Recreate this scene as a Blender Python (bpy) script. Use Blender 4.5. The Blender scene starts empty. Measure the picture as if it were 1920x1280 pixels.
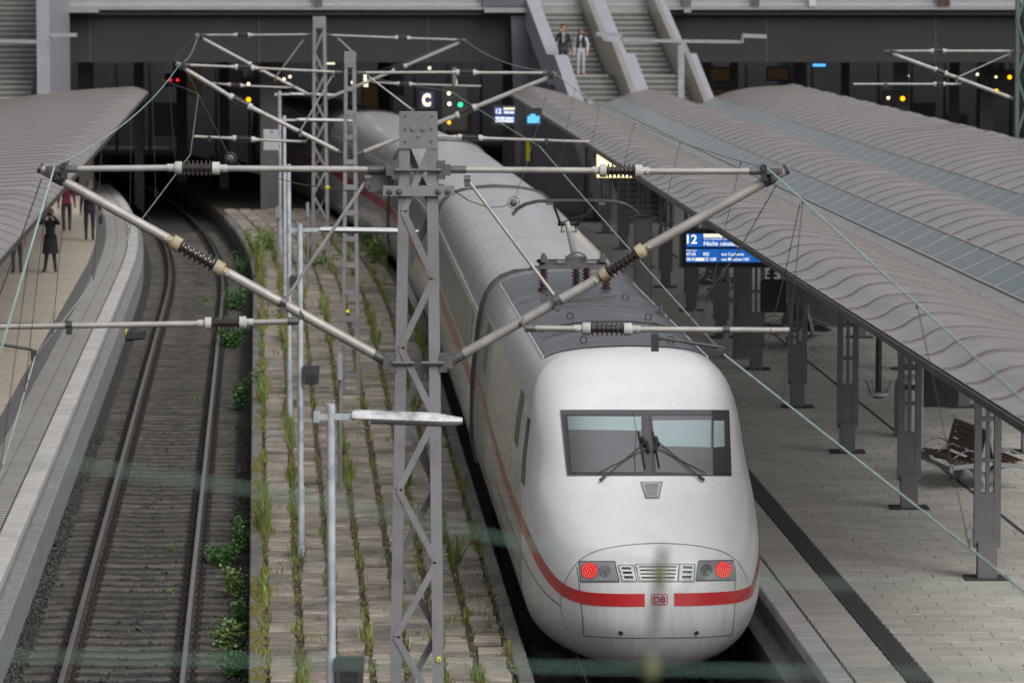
import bpy, math, random
import numpy as np
from mathutils import Vector, Matrix

random.seed(7)
rng = np.random.default_rng(7)
sc = bpy.context.scene
col = sc.collection
R = math.radians

# ------------------------------------------------------------------ camera
CAM_H = 8.79                      # metres above top of rail
FPX = 8000.0                      # focal length in photo pixels (1920 wide) = 150 mm on 36 mm
PITCH = R(4.98)
cam_d = bpy.data.cameras.new('camera')
cam_d.sensor_width = 36.0
cam_d.lens = 150.0
cam_d.clip_start = 0.5
cam_d.clip_end = 3000
cam_d.dof.use_dof = True
cam_d.dof.focus_distance = 49.5
cam_d.dof.aperture_fstop = 3.6
cam = bpy.data.objects.new('camera', cam_d)
col.objects.link(cam)
cam.location = (0, 0, CAM_H)
cam.rotation_euler = (R(90) - PITCH, 0, 0)
sc.camera = cam

# ------------------------------------------------------------------ sky, sun, exposure
SUN_EL, SUN_AZ = R(44), R(144)      # overcast; the brighter part of the sky is behind the camera to the right
w = bpy.data.worlds.new('World'); sc.world = w; w.use_nodes = True
nt = w.node_tree; nt.nodes.clear()
sky = nt.nodes.new('ShaderNodeTexSky'); sky.sky_type = 'NISHITA'; sky.sun_disc = False
sky.sun_elevation = SUN_EL; sky.sun_rotation = SUN_AZ
sky.air_density = 1.0; sky.dust_density = 6.0; sky.ozone_density = 1.0
hs = nt.nodes.new('ShaderNodeHueSaturation'); hs.inputs['Saturation'].default_value = 0.16
bgn = nt.nodes.new('ShaderNodeBackground'); bgn.inputs['Strength'].default_value = 0.11
wo = nt.nodes.new('ShaderNodeOutputWorld')
nt.links.new(sky.outputs[0], hs.inputs['Color']); nt.links.new(hs.outputs[0], bgn.inputs[0]); nt.links.new(bgn.outputs[0], wo.inputs[0])
sd = bpy.data.lights.new('sun', 'SUN'); sd.energy = 1.1; sd.angle = R(50); sd.color = (1, 0.97, 0.93)
sun = bpy.data.objects.new('sun', sd); col.objects.link(sun)
sun.rotation_euler = (-Vector((math.sin(SUN_AZ) * math.cos(SUN_EL), math.cos(SUN_AZ) * math.cos(SUN_EL), math.sin(SUN_EL)))).to_track_quat('-Z', 'Y').to_euler()
sc.view_settings.view_transform = 'Standard'; sc.view_settings.look = 'None'
sc.view_settings.gamma = 1; sc.view_settings.use_curve_mapping = False
sc.view_settings.exposure = 0.32
sc.cycles.max_bounces = 6
sc.cycles.diffuse_bounces = 3
sc.cycles.glossy_bounces = 3
sc.cycles.caustics_reflective = False
sc.cycles.caustics_refractive = False
sc.cycles.sample_clamp_indirect = 4.0
try:
    sc.cycles.use_denoising = True
except Exception:
    pass

# ------------------------------------------------------------------ layout helpers
_c, _s = math.cos(PITCH), math.sin(PITCH)
def on_plane(px, py, Y):
    """point seen at photo pixel (px, py) standing Y metres away"""
    u, v = (px - 960) / FPX, (640 - py) / FPX
    t = Y / (_c + v * _s)
    return Vector((u * t, Y, CAM_H + t * (-_s + v * _c)))
def on_level(px, py, z):
    u, v = (px - 960) / FPX, (640 - py) / FPX
    t = (z - CAM_H) / (-_s + v * _c)
    return Vector((u * t, t * (_c + v * _s), z))
def project(p):
    x, y, z = p[0], p[1], p[2] - CAM_H
    d = y * _c - z * _s
    return 960 + FPX * x / d, 640 - FPX * (y * _s + z * _c) / d

TL, TR = -0.0596, -0.0460         # headings of the left track and of the train's track
def lx(X, Y):                     # left track frame -> world x
    return X + TL * Y - max(0.0, Y - 114) ** 2 / 1000.0
def rx(X, Y):                     # platform frame on the right (straight)
    return X + TR * Y
def tx(X, Y):                     # train track frame (bends away at the far end)
    return X + TR * Y - max(0.0, Y - 100) ** 2 / 1120.0
LT, RT = -1.726, 4.12             # track centres in their frames
ZP, ZM = 0.76, 0.40               # platform heights
ZB = -0.20                        # ballast level

# ------------------------------------------------------------------ mesh builder
class MB:
    def __init__(s):
        s.v = []; s.f = []; s.m = []
    def add(s, vs, fs, m=0):
        o = len(s.v); s.v.extend([tuple(v) for v in vs]); s.f.extend([tuple(i + o for i in f) for f in fs]); s.m.extend([m] * len(fs))
    def box(s, c, size, m=0, rz=0, rx_=0, ry=0):
        hx, hy, hz = size[0] / 2, size[1] / 2, size[2] / 2
        vs = [Vector((x, y, z)) for x in (-hx, hx) for y in (-hy, hy) for z in (-hz, hz)]
        if rz or rx_ or ry:
            M = Matrix.Rotation(rz, 3, 'Z') @ Matrix.Rotation(ry, 3, 'Y') @ Matrix.Rotation(rx_, 3, 'X')
            vs = [M @ v for v in vs]
        c = Vector(c)
        s.add([v + c for v in vs], [(0, 1, 3, 2), (4, 6, 7, 5), (0, 4, 5, 1), (2, 3, 7, 6), (0, 2, 6, 4), (1, 5, 7, 3)], m)
        return s
    def box2(s, a, b, m=0):
        return s.box([(a[i] + b[i]) / 2 for i in range(3)], [abs(b[i] - a[i]) for i in range(3)], m)
    def bar(s, a, b, wd, th, m=0, up=(0, 1, 0)):
        """flat bar from a to b; wd across (perpendicular to up), th along up"""
        a, b = Vector(a), Vector(b); d = (b - a).normalized(); u = Vector(up); u = (u - d * u.dot(d)).normalized(); n = d.cross(u)
        vs = []
        for p in (a, b):
            for i, j in ((-1, -1), (1, -1), (1, 1), (-1, 1)):
                vs.append(p + n * (wd / 2 * i) + u * (th / 2 * j))
        s.add(vs, [(0, 1, 2, 3), (7, 6, 5, 4), (0, 4, 5, 1), (1, 5, 6, 2), (2, 6, 7, 3), (3, 7, 4, 0)], m)
        return s
    def tube(s, pts, r, n=8, m=0, caps=True):
        pts = [Vector(p) for p in pts]; rings = []
        rr = r if isinstance(r, (list, tuple)) else [r] * len(pts)
        ref = None
        for i, p in enumerate(pts):
            d = (pts[min(i + 1, len(pts) - 1)] - pts[max(i - 1, 0)])
            d = d.normalized() if d.length > 1e-9 else Vector((0, 0, 1))
            if ref is None or abs(ref.dot(d)) > 0.98:
                ref = Vector((0, 0, 1)) if abs(d.z) < 0.9 else Vector((1, 0, 0))
            a = d.cross(ref).normalized(); b = a.cross(d)
            rings.append([p + (a * math.cos(2 * math.pi * k / n) + b * math.sin(2 * math.pi * k / n)) * rr[i] for k in range(n)])
        vs = [q for ring in rings for q in ring]; fs = []
        for i in range(len(rings) - 1):
            for k in range(n):
                fs.append((i * n + k, i * n + (k + 1) % n, (i + 1) * n + (k + 1) % n, (i + 1) * n + k))
        if caps:
            fs.append(tuple(range(n))); fs.append(tuple((len(rings) - 1) * n + k for k in reversed(range(n))))
        s.add(vs, fs, m); return s
    def lathe(s, a, b, prof, n=12, m=0):
        """prof: (t in metres from a towards b, radius)"""
        a, b = Vector(a), Vector(b); d = (b - a).normalized()
        s.tube_prof(a, d, prof, n, m); return s
    def tube_prof(s, a, d, prof, n, m):
        ref = Vector((0, 0, 1)) if abs(d.z) < 0.9 else Vector((1, 0, 0))
        e1 = d.cross(ref).normalized(); e2 = e1.cross(d); vs = []; fs = []
        for t, r in prof:
            for k in range(n):
                an = 2 * math.pi * k / n
                vs.append(a + d * t + (e1 * math.cos(an) + e2 * math.sin(an)) * r)
        for i in range(len(prof) - 1):
            for k in range(n):
                fs.append((i * n + k, i * n + (k + 1) % n, (i + 1) * n + (k + 1) % n, (i + 1) * n + k))
        fs.append(tuple(range(n))); fs.append(tuple((len(prof) - 1) * n + k for k in reversed(range(n))))
        s.add(vs, fs, m)
    def grid(s, P, m=0, close=False):
        """P[i][j] points"""
        ni, nj = len(P), len(P[0]); fs = []
        for i in range(ni - 1):
            for j in range(nj - 1):
                fs.append((i * nj + j, i * nj + j + 1, (i + 1) * nj + j + 1, (i + 1) * nj + j))
        s.add([p for row in P for p in row], fs, m); return s
    def poly(s, pts, m=0):
        s.add(pts, [tuple(range(len(pts)))], m); return s
    def build(s, name, mats, parent=None, smooth=False, local=False):
        me = bpy.data.meshes.new(name)
        vs = s.v
        if parent is not None and not local:
            L = parent_world(parent)
            vs = [(v[0] - L[0], v[1] - L[1], v[2] - L[2]) for v in vs]
        me.from_pydata(vs, [], s.f)
        if not isinstance(mats, (list, tuple)): mats = [mats]
        for mm in mats: me.materials.append(mm)
        if len(mats) > 1: me.polygons.foreach_set('material_index', s.m)
        if smooth: me.polygons.foreach_set('use_smooth', [True] * len(me.polygons))
        me.update()
        if smooth == 'angle':
            try: me.set_sharp_from_angle(angle=R(40))
            except Exception: pass
        o = bpy.data.objects.new(name, me); col.objects.link(o)
        if parent is not None: o.parent = parent
        return o
def parent_world(o):
    L = Vector((0, 0, 0))
    while o is not None:
        L = L + Vector(o.location); o = o.parent
    return L
def tag(o, label=None, cat=None, group=None, kind=None):
    if label: o['label'] = label
    if cat: o['category'] = cat
    if group: o['group'] = group
    if kind: o['kind'] = kind
    return o
def thing(name, loc, label, cat, group=None, rz=0):
    o = bpy.data.objects.new(name, None); o.empty_display_size = 0.2; col.objects.link(o)
    o.location = loc; o.rotation_euler = (0, 0, rz)
    return tag(o, label, cat, group)
def inst(src, name, loc=None, parent=None, rot=None, scale=None):
    o = src.copy(); o.name = name; col.objects.link(o); o.parent = parent
    if loc is not None: o.location = loc
    if rot is not None: o.rotation_euler = rot
    if scale is not None: o.scale = scale
    return o
def obj_of(me, name, parent, loc=(0, 0, 0), rot=(0, 0, 0), scale=(1, 1, 1)):
    o = bpy.data.objects.new(name, me); col.objects.link(o); o.parent = parent
    o.location = loc; o.rotation_euler = rot; o.scale = scale
    return o
def copy_tree(o, parent=None, loc=None):
    c = o.copy(); col.objects.link(c); c.parent = parent
    if loc is not None: c.location = loc
    for ch in o.children: copy_tree(ch, c)
    return c

# ------------------------------------------------------------------ materials
def mat(name, c1, c2=None, scale=6.0, rough=0.6, metal=0.0, bump=0.0, bscale=None, vary=0.0, streak=None, spec=0.5, detail=6.0,
        c3=None, scale3=0.5, amt3=0.5, coat=0.0, rough2=None):
    m = bpy.data.materials.new(name); m.use_nodes = True
    n = m.node_tree; N = n.nodes; Lk = n.links
    b = N['Principled BSDF']
    b.inputs['Roughness'].default_value = rough; b.inputs['Metallic'].default_value = metal
    b.inputs['Specular IOR Level'].default_value = spec
    b.inputs['Coat Weight'].default_value = coat
    b.inputs['Coat Roughness'].default_value = 0.08
    g = N.new('ShaderNodeNewGeometry')
    vec = g.outputs['Position']
    if streak:
        mp = N.new('ShaderNodeMapping'); mp.inputs['Scale'].default_value = streak
        Lk.new(vec, mp.inputs['Vector']); vec = mp.outputs['Vector']
    cur = None
    if c2 is not None:
        t = N.new('ShaderNodeTexNoise'); t.inputs['Scale'].default_value = scale; t.inputs['Detail'].default_value = detail
        t.inputs['Roughness'].default_value = 0.65
        Lk.new(vec, t.inputs['Vector'])
        rp = N.new('ShaderNodeValToRGB'); rp.color_ramp.elements[0].position = 0.32; rp.color_ramp.elements[1].position = 0.68
        rp.color_ramp.elements[0].color = (*c1, 1); rp.color_ramp.elements[1].color = (*c2, 1)
        Lk.new(t.outputs['Fac'], rp.inputs['Fac']); cur = rp.outputs['Color']
        if rough2 is not None:
            mr = N.new('ShaderNodeMapRange'); mr.inputs['From Min'].default_value = 0.3; mr.inputs['From Max'].default_value = 0.7
            mr.inputs['To Min'].default_value = rough; mr.inputs['To Max'].default_value = rough2
            Lk.new(t.outputs['Fac'], mr.inputs['Value']); Lk.new(mr.outputs['Result'], b.inputs['Roughness'])
    if c3 is not None:
        t3 = N.new('ShaderNodeTexNoise'); t3.inputs['Scale'].default_value = scale3; t3.inputs['Detail'].default_value = 8
        t3.inputs['Roughness'].default_value = 0.7
        Lk.new(g.outputs['Position'], t3.inputs['Vector'])
        r3 = N.new('ShaderNodeValToRGB'); r3.color_ramp.elements[0].position = 0.48; r3.color_ramp.elements[1].position = 0.62
        r3.color_ramp.elements[0].color = (0, 0, 0, 1); r3.color_ramp.elements[1].color = (amt3, amt3, amt3, 1)
        Lk.new(t3.outputs['Fac'], r3.inputs['Fac'])
        mx = N.new('ShaderNodeMix'); mx.data_type = 'RGBA'
        Lk.new(r3.outputs['Color'], mx.inputs[0])
        if cur is None: mx.inputs[6].default_value = (*c1, 1)
        else: Lk.new(cur, mx.inputs[6])
        mx.inputs[7].default_value = (*c3, 1); cur = mx.outputs[2]
    if vary > 0:
        oi = N.new('ShaderNodeObjectInfo'); ad = N.new('ShaderNodeMath'); ad.operation = 'ADD'
        Lk.new(oi.outputs['Random'], ad.inputs[0]); Lk.new(g.outputs['Random Per Island'], ad.inputs[1])
        fr = N.new('ShaderNodeMath'); fr.operation = 'FRACT'; Lk.new(ad.outputs[0], fr.inputs[0])
        mr = N.new('ShaderNodeMapRange'); mr.inputs['To Min'].default_value = 1 - vary; mr.inputs['To Max'].default_value = 1 + vary
        Lk.new(fr.outputs[0], mr.inputs['Value'])
        hv = N.new('ShaderNodeHueSaturation')
        if cur is None: hv.inputs['Color'].default_value = (*c1, 1)
        else: Lk.new(cur, hv.inputs['Color'])
        Lk.new(mr.outputs['Result'], hv.inputs['Value']); cur = hv.outputs['Color']
    if cur is None: b.inputs['Base Color'].default_value = (*c1, 1)
    else: Lk.new(cur, b.inputs['Base Color'])
    if bump > 0:
        tb = N.new('ShaderNodeTexNoise'); tb.inputs['Scale'].default_value = bscale or scale * 3; tb.inputs['Detail'].default_value = 5
        Lk.new(vec, tb.inputs['Vector'])
        bp = N.new('ShaderNodeBump'); bp.inputs['Strength'].default_value = bump; bp.inputs['Distance'].default_value = 0.02
        Lk.new(tb.outputs['Fac'], bp.inputs['Height']); Lk.new(bp.outputs['Normal'], b.inputs['Normal'])
    return m
def emit(name, c, strength):
    m = bpy.data.materials.new(name); m.use_nodes = True
    b = m.node_tree.nodes['Principled BSDF']
    b.inputs['Base Color'].default_value = (*[x * 0.05 for x in c], 1)
    b.inputs['Emission Color'].default_value = (*c, 1); b.inputs['Emission Strength'].default_value = strength
    b.inputs['Roughness'].default_value = 0.5
    return m
def glass(name, tint=(0.9, 0.95, 0.95), opacity=0.25, rough=0.03, base=0.2, ior=1.5):
    m = bpy.data.materials.new(name); m.use_nodes = True
    n = m.node_tree; n.nodes.clear()
    o = n.nodes.new('ShaderNodeOutputMaterial'); tr = n.nodes.new('ShaderNodeBsdfTransparent'); tr.inputs[0].default_value = (*tint, 1)
    g = n.nodes.new('ShaderNodeBsdfPrincipled'); g.inputs['Base Color'].default_value = (*[x * base for x in tint], 1); g.inputs['Roughness'].default_value = rough
    f = n.nodes.new('ShaderNodeFresnel'); f.inputs[0].default_value = ior; g.inputs['Specular IOR Level'].default_value = 0.5 if ior > 1.3 else 0.2
    a = n.nodes.new('ShaderNodeMath'); a.operation = 'ADD'; a.use_clamp = True; a.inputs[1].default_value = opacity
    mx = n.nodes.new('ShaderNodeMixShader')
    n.links.new(f.outputs[0], a.inputs[0]); n.links.new(a.outputs[0], mx.inputs[0]); n.links.new(tr.outputs[0], mx.inputs[1]); n.links.new(g.outputs[0], mx.inputs[2])
    n.links.new(mx.outputs[0], o.inputs[0])
    return m

M = {}
M['ground'] = mat('ground', (0.045, 0.042, 0.04), (0.075, 0.07, 0.065), 3, 0.95, bump=0.6, bscale=14)
M['ballast'] = mat('ballast_bed', (0.011, 0.01, 0.0095), (0.034, 0.031, 0.028), 22, 0.95, bump=1.0, bscale=30, c3=(0.035, 0.03, 0.022), scale3=0.8, amt3=0.6)
M['stone'] = mat('ballast_stone', (0.022, 0.021, 0.019), (0.065, 0.061, 0.056), 9, 0.9, vary=0.7)
M['sleeper'] = mat('sleeper_concrete', (0.045, 0.041, 0.037), (0.10, 0.092, 0.081), 7, 0.9, bump=0.4, bscale=40, vary=0.18, c3=(0.028, 0.025, 0.022), scale3=2.0, amt3=0.7)
M['clip'] = mat('fastening', (0.012, 0.011, 0.01), (0.03, 0.022, 0.016), 12, 0.8)
M['rail_top'] = mat('rail_head', (0.30, 0.29, 0.285), (0.22, 0.21, 0.21), 4, 0.32, metal=0.85, streak=(6, 0.3, 1))
M['rail_side'] = mat('rail_rust', (0.03, 0.02, 0.016), (0.06, 0.042, 0.032), 10, 0.85)
M['pl_slab'] = mat('platform_slab', (0.40, 0.378, 0.34), (0.48, 0.455, 0.412), 5, 0.75, bump=0.15, bscale=60, vary=0.09, c3=(0.30, 0.285, 0.262), scale3=0.35, amt3=0.6)
M['pl_bed'] = mat('platform_bed', (0.055, 0.052, 0.048), (0.08, 0.075, 0.07), 5, 0.9)
M['coping'] = mat('coping', (0.42, 0.41, 0.403), (0.49, 0.479, 0.471), 4, 0.7, bump=0.15, bscale=50, vary=0.06, c3=(0.27, 0.255, 0.245), scale3=1.2, amt3=0.5)
M['wall_c'] = mat('platform_wall', (0.16, 0.16, 0.16), (0.27, 0.27, 0.27), 2.2, 0.85, bump=0.3, bscale=18, streak=(3, 3, 0.6), vary=0.08)
M['strip'] = mat('tactile_strip', (0.062, 0.06, 0.062), (0.082, 0.08, 0.08), 8, 0.75, vary=0.06)
M['warm_pave'] = mat('warm_paving', (0.40, 0.352, 0.292), (0.47, 0.418, 0.352), 3, 0.75, vary=0.06, c3=(0.38, 0.325, 0.265), scale3=0.4, amt3=0.6)
M['old_slab'] = mat('old_slab', (0.175, 0.149, 0.123), (0.325, 0.282, 0.24), 4, 0.9, bump=0.8, bscale=28, vary=0.32, c3=(0.10, 0.09, 0.083), scale3=0.7, amt3=0.8, streak=(1.2, 4, 4))
M['old_edge'] = mat('old_edge', (0.085, 0.082, 0.078), (0.17, 0.16, 0.148), 6, 0.9, bump=0.5, bscale=25, vary=0.2)
M['earth'] = mat('joint_earth', (0.035, 0.028, 0.02), (0.075, 0.058, 0.04), 9, 0.95, bump=0.6)
M['moss'] = mat('moss', (0.085, 0.08, 0.018), (0.15, 0.135, 0.03), 14, 0.95, bump=0.9, bscale=60)
M['grass'] = mat('grass_blade', (0.095, 0.15, 0.025), (0.235, 0.27, 0.07), 1.6, 0.7, vary=0.45)
M['dry'] = mat('dry_stem', (0.12, 0.075, 0.04), (0.2, 0.14, 0.07), 4, 0.8)
M['leaf'] = mat('weed_leaf', (0.02, 0.085, 0.018), (0.055, 0.155, 0.035), 3, 0.55, vary=0.35)
M['leaf2'] = mat('weed_leaf_pale', (0.07, 0.16, 0.03), (0.16, 0.24, 0.06), 3, 0.6, vary=0.3)
M['mast'] = mat('mast_paint', (0.17, 0.167, 0.178), (0.205, 0.202, 0.213), 3, 0.5, vary=0.06, bump=0.08, c3=(0.135, 0.13, 0.135), scale3=2.6, amt3=0.6)
M['mast_dark'] = mat('mast_inner', (0.10, 0.10, 0.105), (0.13, 0.13, 0.135), 4, 0.6)
M['tube'] = mat('alu_tube', (0.30, 0.285, 0.268), (0.40, 0.38, 0.36), 5, 0.5, metal=0.25, c3=(0.2, 0.185, 0.17), scale3=1.5, amt3=0.5)
M['fitting'] = mat('cast_fitting', (0.075, 0.074, 0.074), (0.13, 0.128, 0.125), 20, 0.55, metal=0.3)
M['steel_d'] = mat('dark_steel', (0.03, 0.031, 0.033), (0.055, 0.056, 0.058), 12, 0.5, metal=0.3)
M['bolt'] = mat('bright_bolt', (0.42, 0.41, 0.40), (0.55, 0.54, 0.52), 20, 0.4, metal=0.5)
M['insul'] = mat('insulator_brown', (0.025, 0.018, 0.016), (0.05, 0.036, 0.032), 8, 0.22, coat=0.5)
M['insul_cap'] = mat('insulator_cap', (0.36, 0.355, 0.34), (0.46, 0.45, 0.43), 10, 0.7)
M['insul_rust'] = mat('insulator_cap_rust', (0.30, 0.255, 0.17), (0.40, 0.34, 0.25), 14, 0.75, c3=(0.13, 0.075, 0.035), scale3=5, amt3=0.8)
M['copper'] = mat('patina_copper', (0.20, 0.32, 0.275), (0.30, 0.43, 0.38), 3, 0.6)
M['contact'] = mat('contact_wire', (0.28, 0.34, 0.31), (0.42, 0.5, 0.46), 3, 0.45, metal=0.4)
M['wire_d'] = mat('dark_wire', (0.025, 0.025, 0.026), (0.05, 0.05, 0.05), 9, 0.6)
M['zinc'] = mat('galvanised', (0.36, 0.40, 0.43), (0.52, 0.55, 0.58), 5, 0.5, metal=0.2, c3=(0.2, 0.25, 0.29), scale3=3.0, amt3=0.7)
M['zinc_d'] = mat('galvanised_dull', (0.22, 0.235, 0.255), (0.3, 0.315, 0.33), 6, 0.55, metal=0.2)
M['lamp_w'] = mat('lamp_housing', (0.42, 0.43, 0.44), (0.52, 0.53, 0.54), 5, 0.5)
M['lamp_dirty'] = mat('lamp_housing_dirty', (0.36, 0.36, 0.375), (0.6, 0.6, 0.625), 5, 0.5, c3=(0.17, 0.165, 0.165), scale3=4.5, amt3=0.85)
M['black'] = mat('black_plastic', (0.012, 0.012, 0.013), (0.02, 0.02, 0.02), 9, 0.5)
M['charcoal'] = mat('charcoal', (0.028, 0.03, 0.032), (0.04, 0.042, 0.044), 6, 0.55)
M['white'] = mat('train_white', (0.645, 0.645, 0.657), (0.675, 0.675, 0.687), 1.5, 0.3, coat=0.25, c3=(0.6, 0.595, 0.585), scale3=1.3, amt3=0.7)
M['coach_side'] = mat('coach_side', (0.56, 0.555, 0.54), (0.63, 0.625, 0.61), 1.5, 0.22, coat=0.4, c3=(0.47, 0.455, 0.425), scale3=1.0, amt3=0.6, streak=(1, 2, 0.25))
M['side'] = mat('train_side', (0.58, 0.575, 0.55), (0.64, 0.635, 0.61), 1.5, 0.2, coat=0.4, c3=(0.49, 0.475, 0.44), scale3=1.2, amt3=0.7, streak=(1, 2, 0.25))
M['roof'] = mat('train_roof', (0.42, 0.425, 0.435), (0.47, 0.475, 0.485), 1.2, 0.3, metal=0.05, coat=0.15, c3=(0.36, 0.36, 0.365), scale3=0.8, amt3=0.7)
M['shoulder'] = mat('train_shoulder', (0.56, 0.565, 0.575), (0.62, 0.625, 0.635), 2, 0.28, coat=0.2, c3=(0.48, 0.48, 0.485), scale3=1.5, amt3=0.6)
M['roof_dark'] = mat('roof_panel_grey', (0.05, 0.054, 0.066), (0.085, 0.09, 0.106), 1.6, 0.24, rough2=0.45, metal=0.2, streak=(0.3, 5, 1), c3=(0.15, 0.158, 0.178), scale3=1.3, amt3=0.5)
M['red'] = mat('red_stripe', (0.50, 0.018, 0.022), (0.56, 0.022, 0.026), 2, 0.25, coat=0.4)
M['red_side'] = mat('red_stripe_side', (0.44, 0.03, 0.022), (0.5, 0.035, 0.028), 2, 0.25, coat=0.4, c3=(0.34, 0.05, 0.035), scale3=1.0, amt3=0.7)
M['seam'] = mat('panel_gap', (0.03, 0.03, 0.032), None, 1, 0.8)
M['rubber'] = mat('rubber', (0.04, 0.042, 0.045), (0.06, 0.062, 0.066), 8, 0.6)
M['wframe'] = mat('screen_border', (0.075, 0.07, 0.082), (0.09, 0.085, 0.097), 3, 0.12, coat=0.6)
M['cab'] = mat('cab_interior', (0.21, 0.20, 0.22), (0.25, 0.24, 0.26), 2, 0.4)
M['cab_dark'] = mat('cab_interior_dark', (0.018, 0.02, 0.024), (0.03, 0.033, 0.036), 2, 0.3)
M['blind'] = mat('sun_blind', (0.46, 0.58, 0.60), (0.5, 0.62, 0.64), 3, 0.5)
M['pane'] = glass('windscreen_glass', (0.95, 0.96, 0.97), 0.12, 0.02)
M['window'] = mat('train_window', (0.035, 0.038, 0.042), None, 1, 0.25, spec=0.25)
M['winband'] = mat('window_band', (0.27, 0.265, 0.23), (0.34, 0.335, 0.295), 2, 0.3, coat=0.2)  # pale greenish tone stands for the platform reflected in the dark band
M['coach_win'] = mat('coach_window', (0.25, 0.245, 0.212), (0.31, 0.305, 0.268), 2, 0.3, coat=0.2)  # window glass in the same painted reflection tone
M['under'] = mat('underframe', (0.012, 0.012, 0.012), (0.03, 0.028, 0.025), 6, 0.8)
M['lamp_glass'] = mat('lamp_cover', (0.20, 0.19, 0.22), (0.26, 0.25, 0.28), 4, 0.12, coat=0.8)
M['lens'] = mat('lamp_reflector', (0.13, 0.13, 0.14), (0.4, 0.4, 0.42), 25, 0.15, metal=0.7)
M['led_base'] = emit('led_base', (0.55, 0.008, 0.016), 0.6)
M['led'] = emit('led_red', (1.0, 0.12, 0.09), 1.5)
M['insul_red'] = mat('roof_insulator', (0.05, 0.022, 0.018), (0.08, 0.032, 0.025), 9, 0.4)
M['canopy'] = mat('canopy_sheet', (0.25, 0.222, 0.212), (0.29, 0.26, 0.25), 1.6, 0.28, metal=0.3, bump=0.04, bscale=3, c3=(0.17, 0.148, 0.14), scale3=1.1, amt3=0.65)
M['seam_c'] = mat('canopy_seam', (0.075, 0.065, 0.061), (0.1, 0.087, 0.083), 4, 0.5)
M['fascia'] = mat('canopy_fascia', (0.035, 0.034, 0.033), (0.06, 0.057, 0.054), 5, 0.6)
M['grating'] = mat('gutter_grating', (0.22, 0.22, 0.235), (0.3, 0.3, 0.315), 4, 0.5, metal=0.4)
M['rglass'] = glass('roof_glass', (0.70, 0.82, 0.88), 0.24, 0.3, 0.32, 1.2)
M['mullion'] = mat('mullion', (0.30, 0.285, 0.27), (0.36, 0.345, 0.33), 6, 0.5, metal=0.2)
M['column'] = mat('column_paint', (0.115, 0.112, 0.117), (0.15, 0.146, 0.15), 3, 0.5)
M['column_l'] = mat('column_core', (0.26, 0.255, 0.25), (0.3, 0.295, 0.29), 3, 0.5)
M['plate'] = mat('base_plate', (0.03, 0.029, 0.028), (0.05, 0.047, 0.044), 6, 0.7)
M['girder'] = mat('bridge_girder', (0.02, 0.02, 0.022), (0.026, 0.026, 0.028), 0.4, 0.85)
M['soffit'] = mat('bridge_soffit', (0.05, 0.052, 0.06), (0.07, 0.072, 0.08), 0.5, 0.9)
M['facade'] = mat('shade_wall', (0.007, 0.009, 0.012), (0.016, 0.019, 0.023), 0.4, 0.8)  # for the wall added to close the hall against light
M['underside'] = mat('canopy_underside', (0.46, 0.44, 0.42), (0.52, 0.5, 0.48), 1.5, 0.6)
M['fascia_b'] = mat('bridge_edge', (0.20, 0.205, 0.22), (0.25, 0.255, 0.27), 1.5, 0.6)
M['railing'] = mat('railing', (0.35, 0.37, 0.39), (0.42, 0.44, 0.46), 2, 0.5)
M['navy'] = mat('blue_grey_panel', (0.075, 0.08, 0.1), (0.095, 0.1, 0.12), 1.5, 0.5)
M['stringer'] = mat('stair_cheek', (0.235, 0.23, 0.27), (0.28, 0.275, 0.315), 2, 0.5)
M['tread'] = mat('stair_tread', (0.23, 0.225, 0.21), (0.3, 0.29, 0.275), 3, 0.8, vary=0.08)
M['riser'] = mat('stair_riser', (0.085, 0.083, 0.08), (0.12, 0.117, 0.11), 3, 0.85)
M['inox'] = mat('stainless', (0.5, 0.47, 0.43), (0.6, 0.57, 0.52), 3, 0.3, metal=0.8)
M['wood'] = mat('bench_wood', (0.085, 0.05, 0.036), (0.125, 0.075, 0.055), 8, 0.5, streak=(20, 2, 20), vary=0.15)
M['bench_m'] = mat('bench_frame', (0.27, 0.275, 0.285), (0.33, 0.335, 0.345), 5, 0.45, metal=0.3)
M['beige'] = mat('cabinet_beige', (0.27, 0.26, 0.235), (0.32, 0.31, 0.28), 3, 0.6)
M['grey_l'] = mat('pale_grey', (0.36, 0.36, 0.355), (0.42, 0.42, 0.41), 3, 0.6)
M['concrete'] = mat('concrete_pier', (0.07, 0.069, 0.067), (0.10, 0.098, 0.095), 1.5, 0.85)
M['screen_blue'] = emit('screen_blue', (0.012, 0.13, 0.52), 0.75)
M['screen_white'] = emit('screen_text', (0.93, 0.95, 0.92), 1.0)
M['screen_yel'] = emit('screen_highlight', (0.95, 0.9, 0.62), 0.95)
M['yellow'] = mat('yellow_plate', (0.75, 0.72, 0.01), (0.8, 0.77, 0.02), 4, 0.5)
M['s_red'] = emit('signal_red', (1.0, 0.02, 0.03), 1.6)
M['s_amber'] = emit('signal_amber', (1.0, 0.36, 0.0), 3.2)
M['s_white'] = emit('signal_white', (1.0, 0.9, 0.55), 2.6)
M['s_green'] = emit('signal_green', (0.02, 0.85, 0.35), 1.6)
M['warm_lit'] = emit('lit_poster', (1.0, 0.82, 0.45), 1.5)
M['shop'] = emit('shop_window', (1.0, 0.6, 0.32), 0.015)
M['shop2'] = emit('shop_lamp', (1.0, 0.85, 0.6), 2.0)
M['neon'] = emit('shop_sign_blue', (0.1, 0.45, 0.95), 1.2)
M['neon_red'] = emit('shop_sign_red', (1.0, 0.25, 0.08), 0.9)
M['c_sign'] = emit('letter_lit', (1.0, 0.85, 0.6), 1.3)
M['sign_navy'] = mat('sign_navy', (0.02, 0.022, 0.07), None, 1, 0.5)
M['green_mast'] = mat('green_mast', (0.055, 0.085, 0.07), (0.075, 0.11, 0.09), 4, 0.6)
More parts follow.
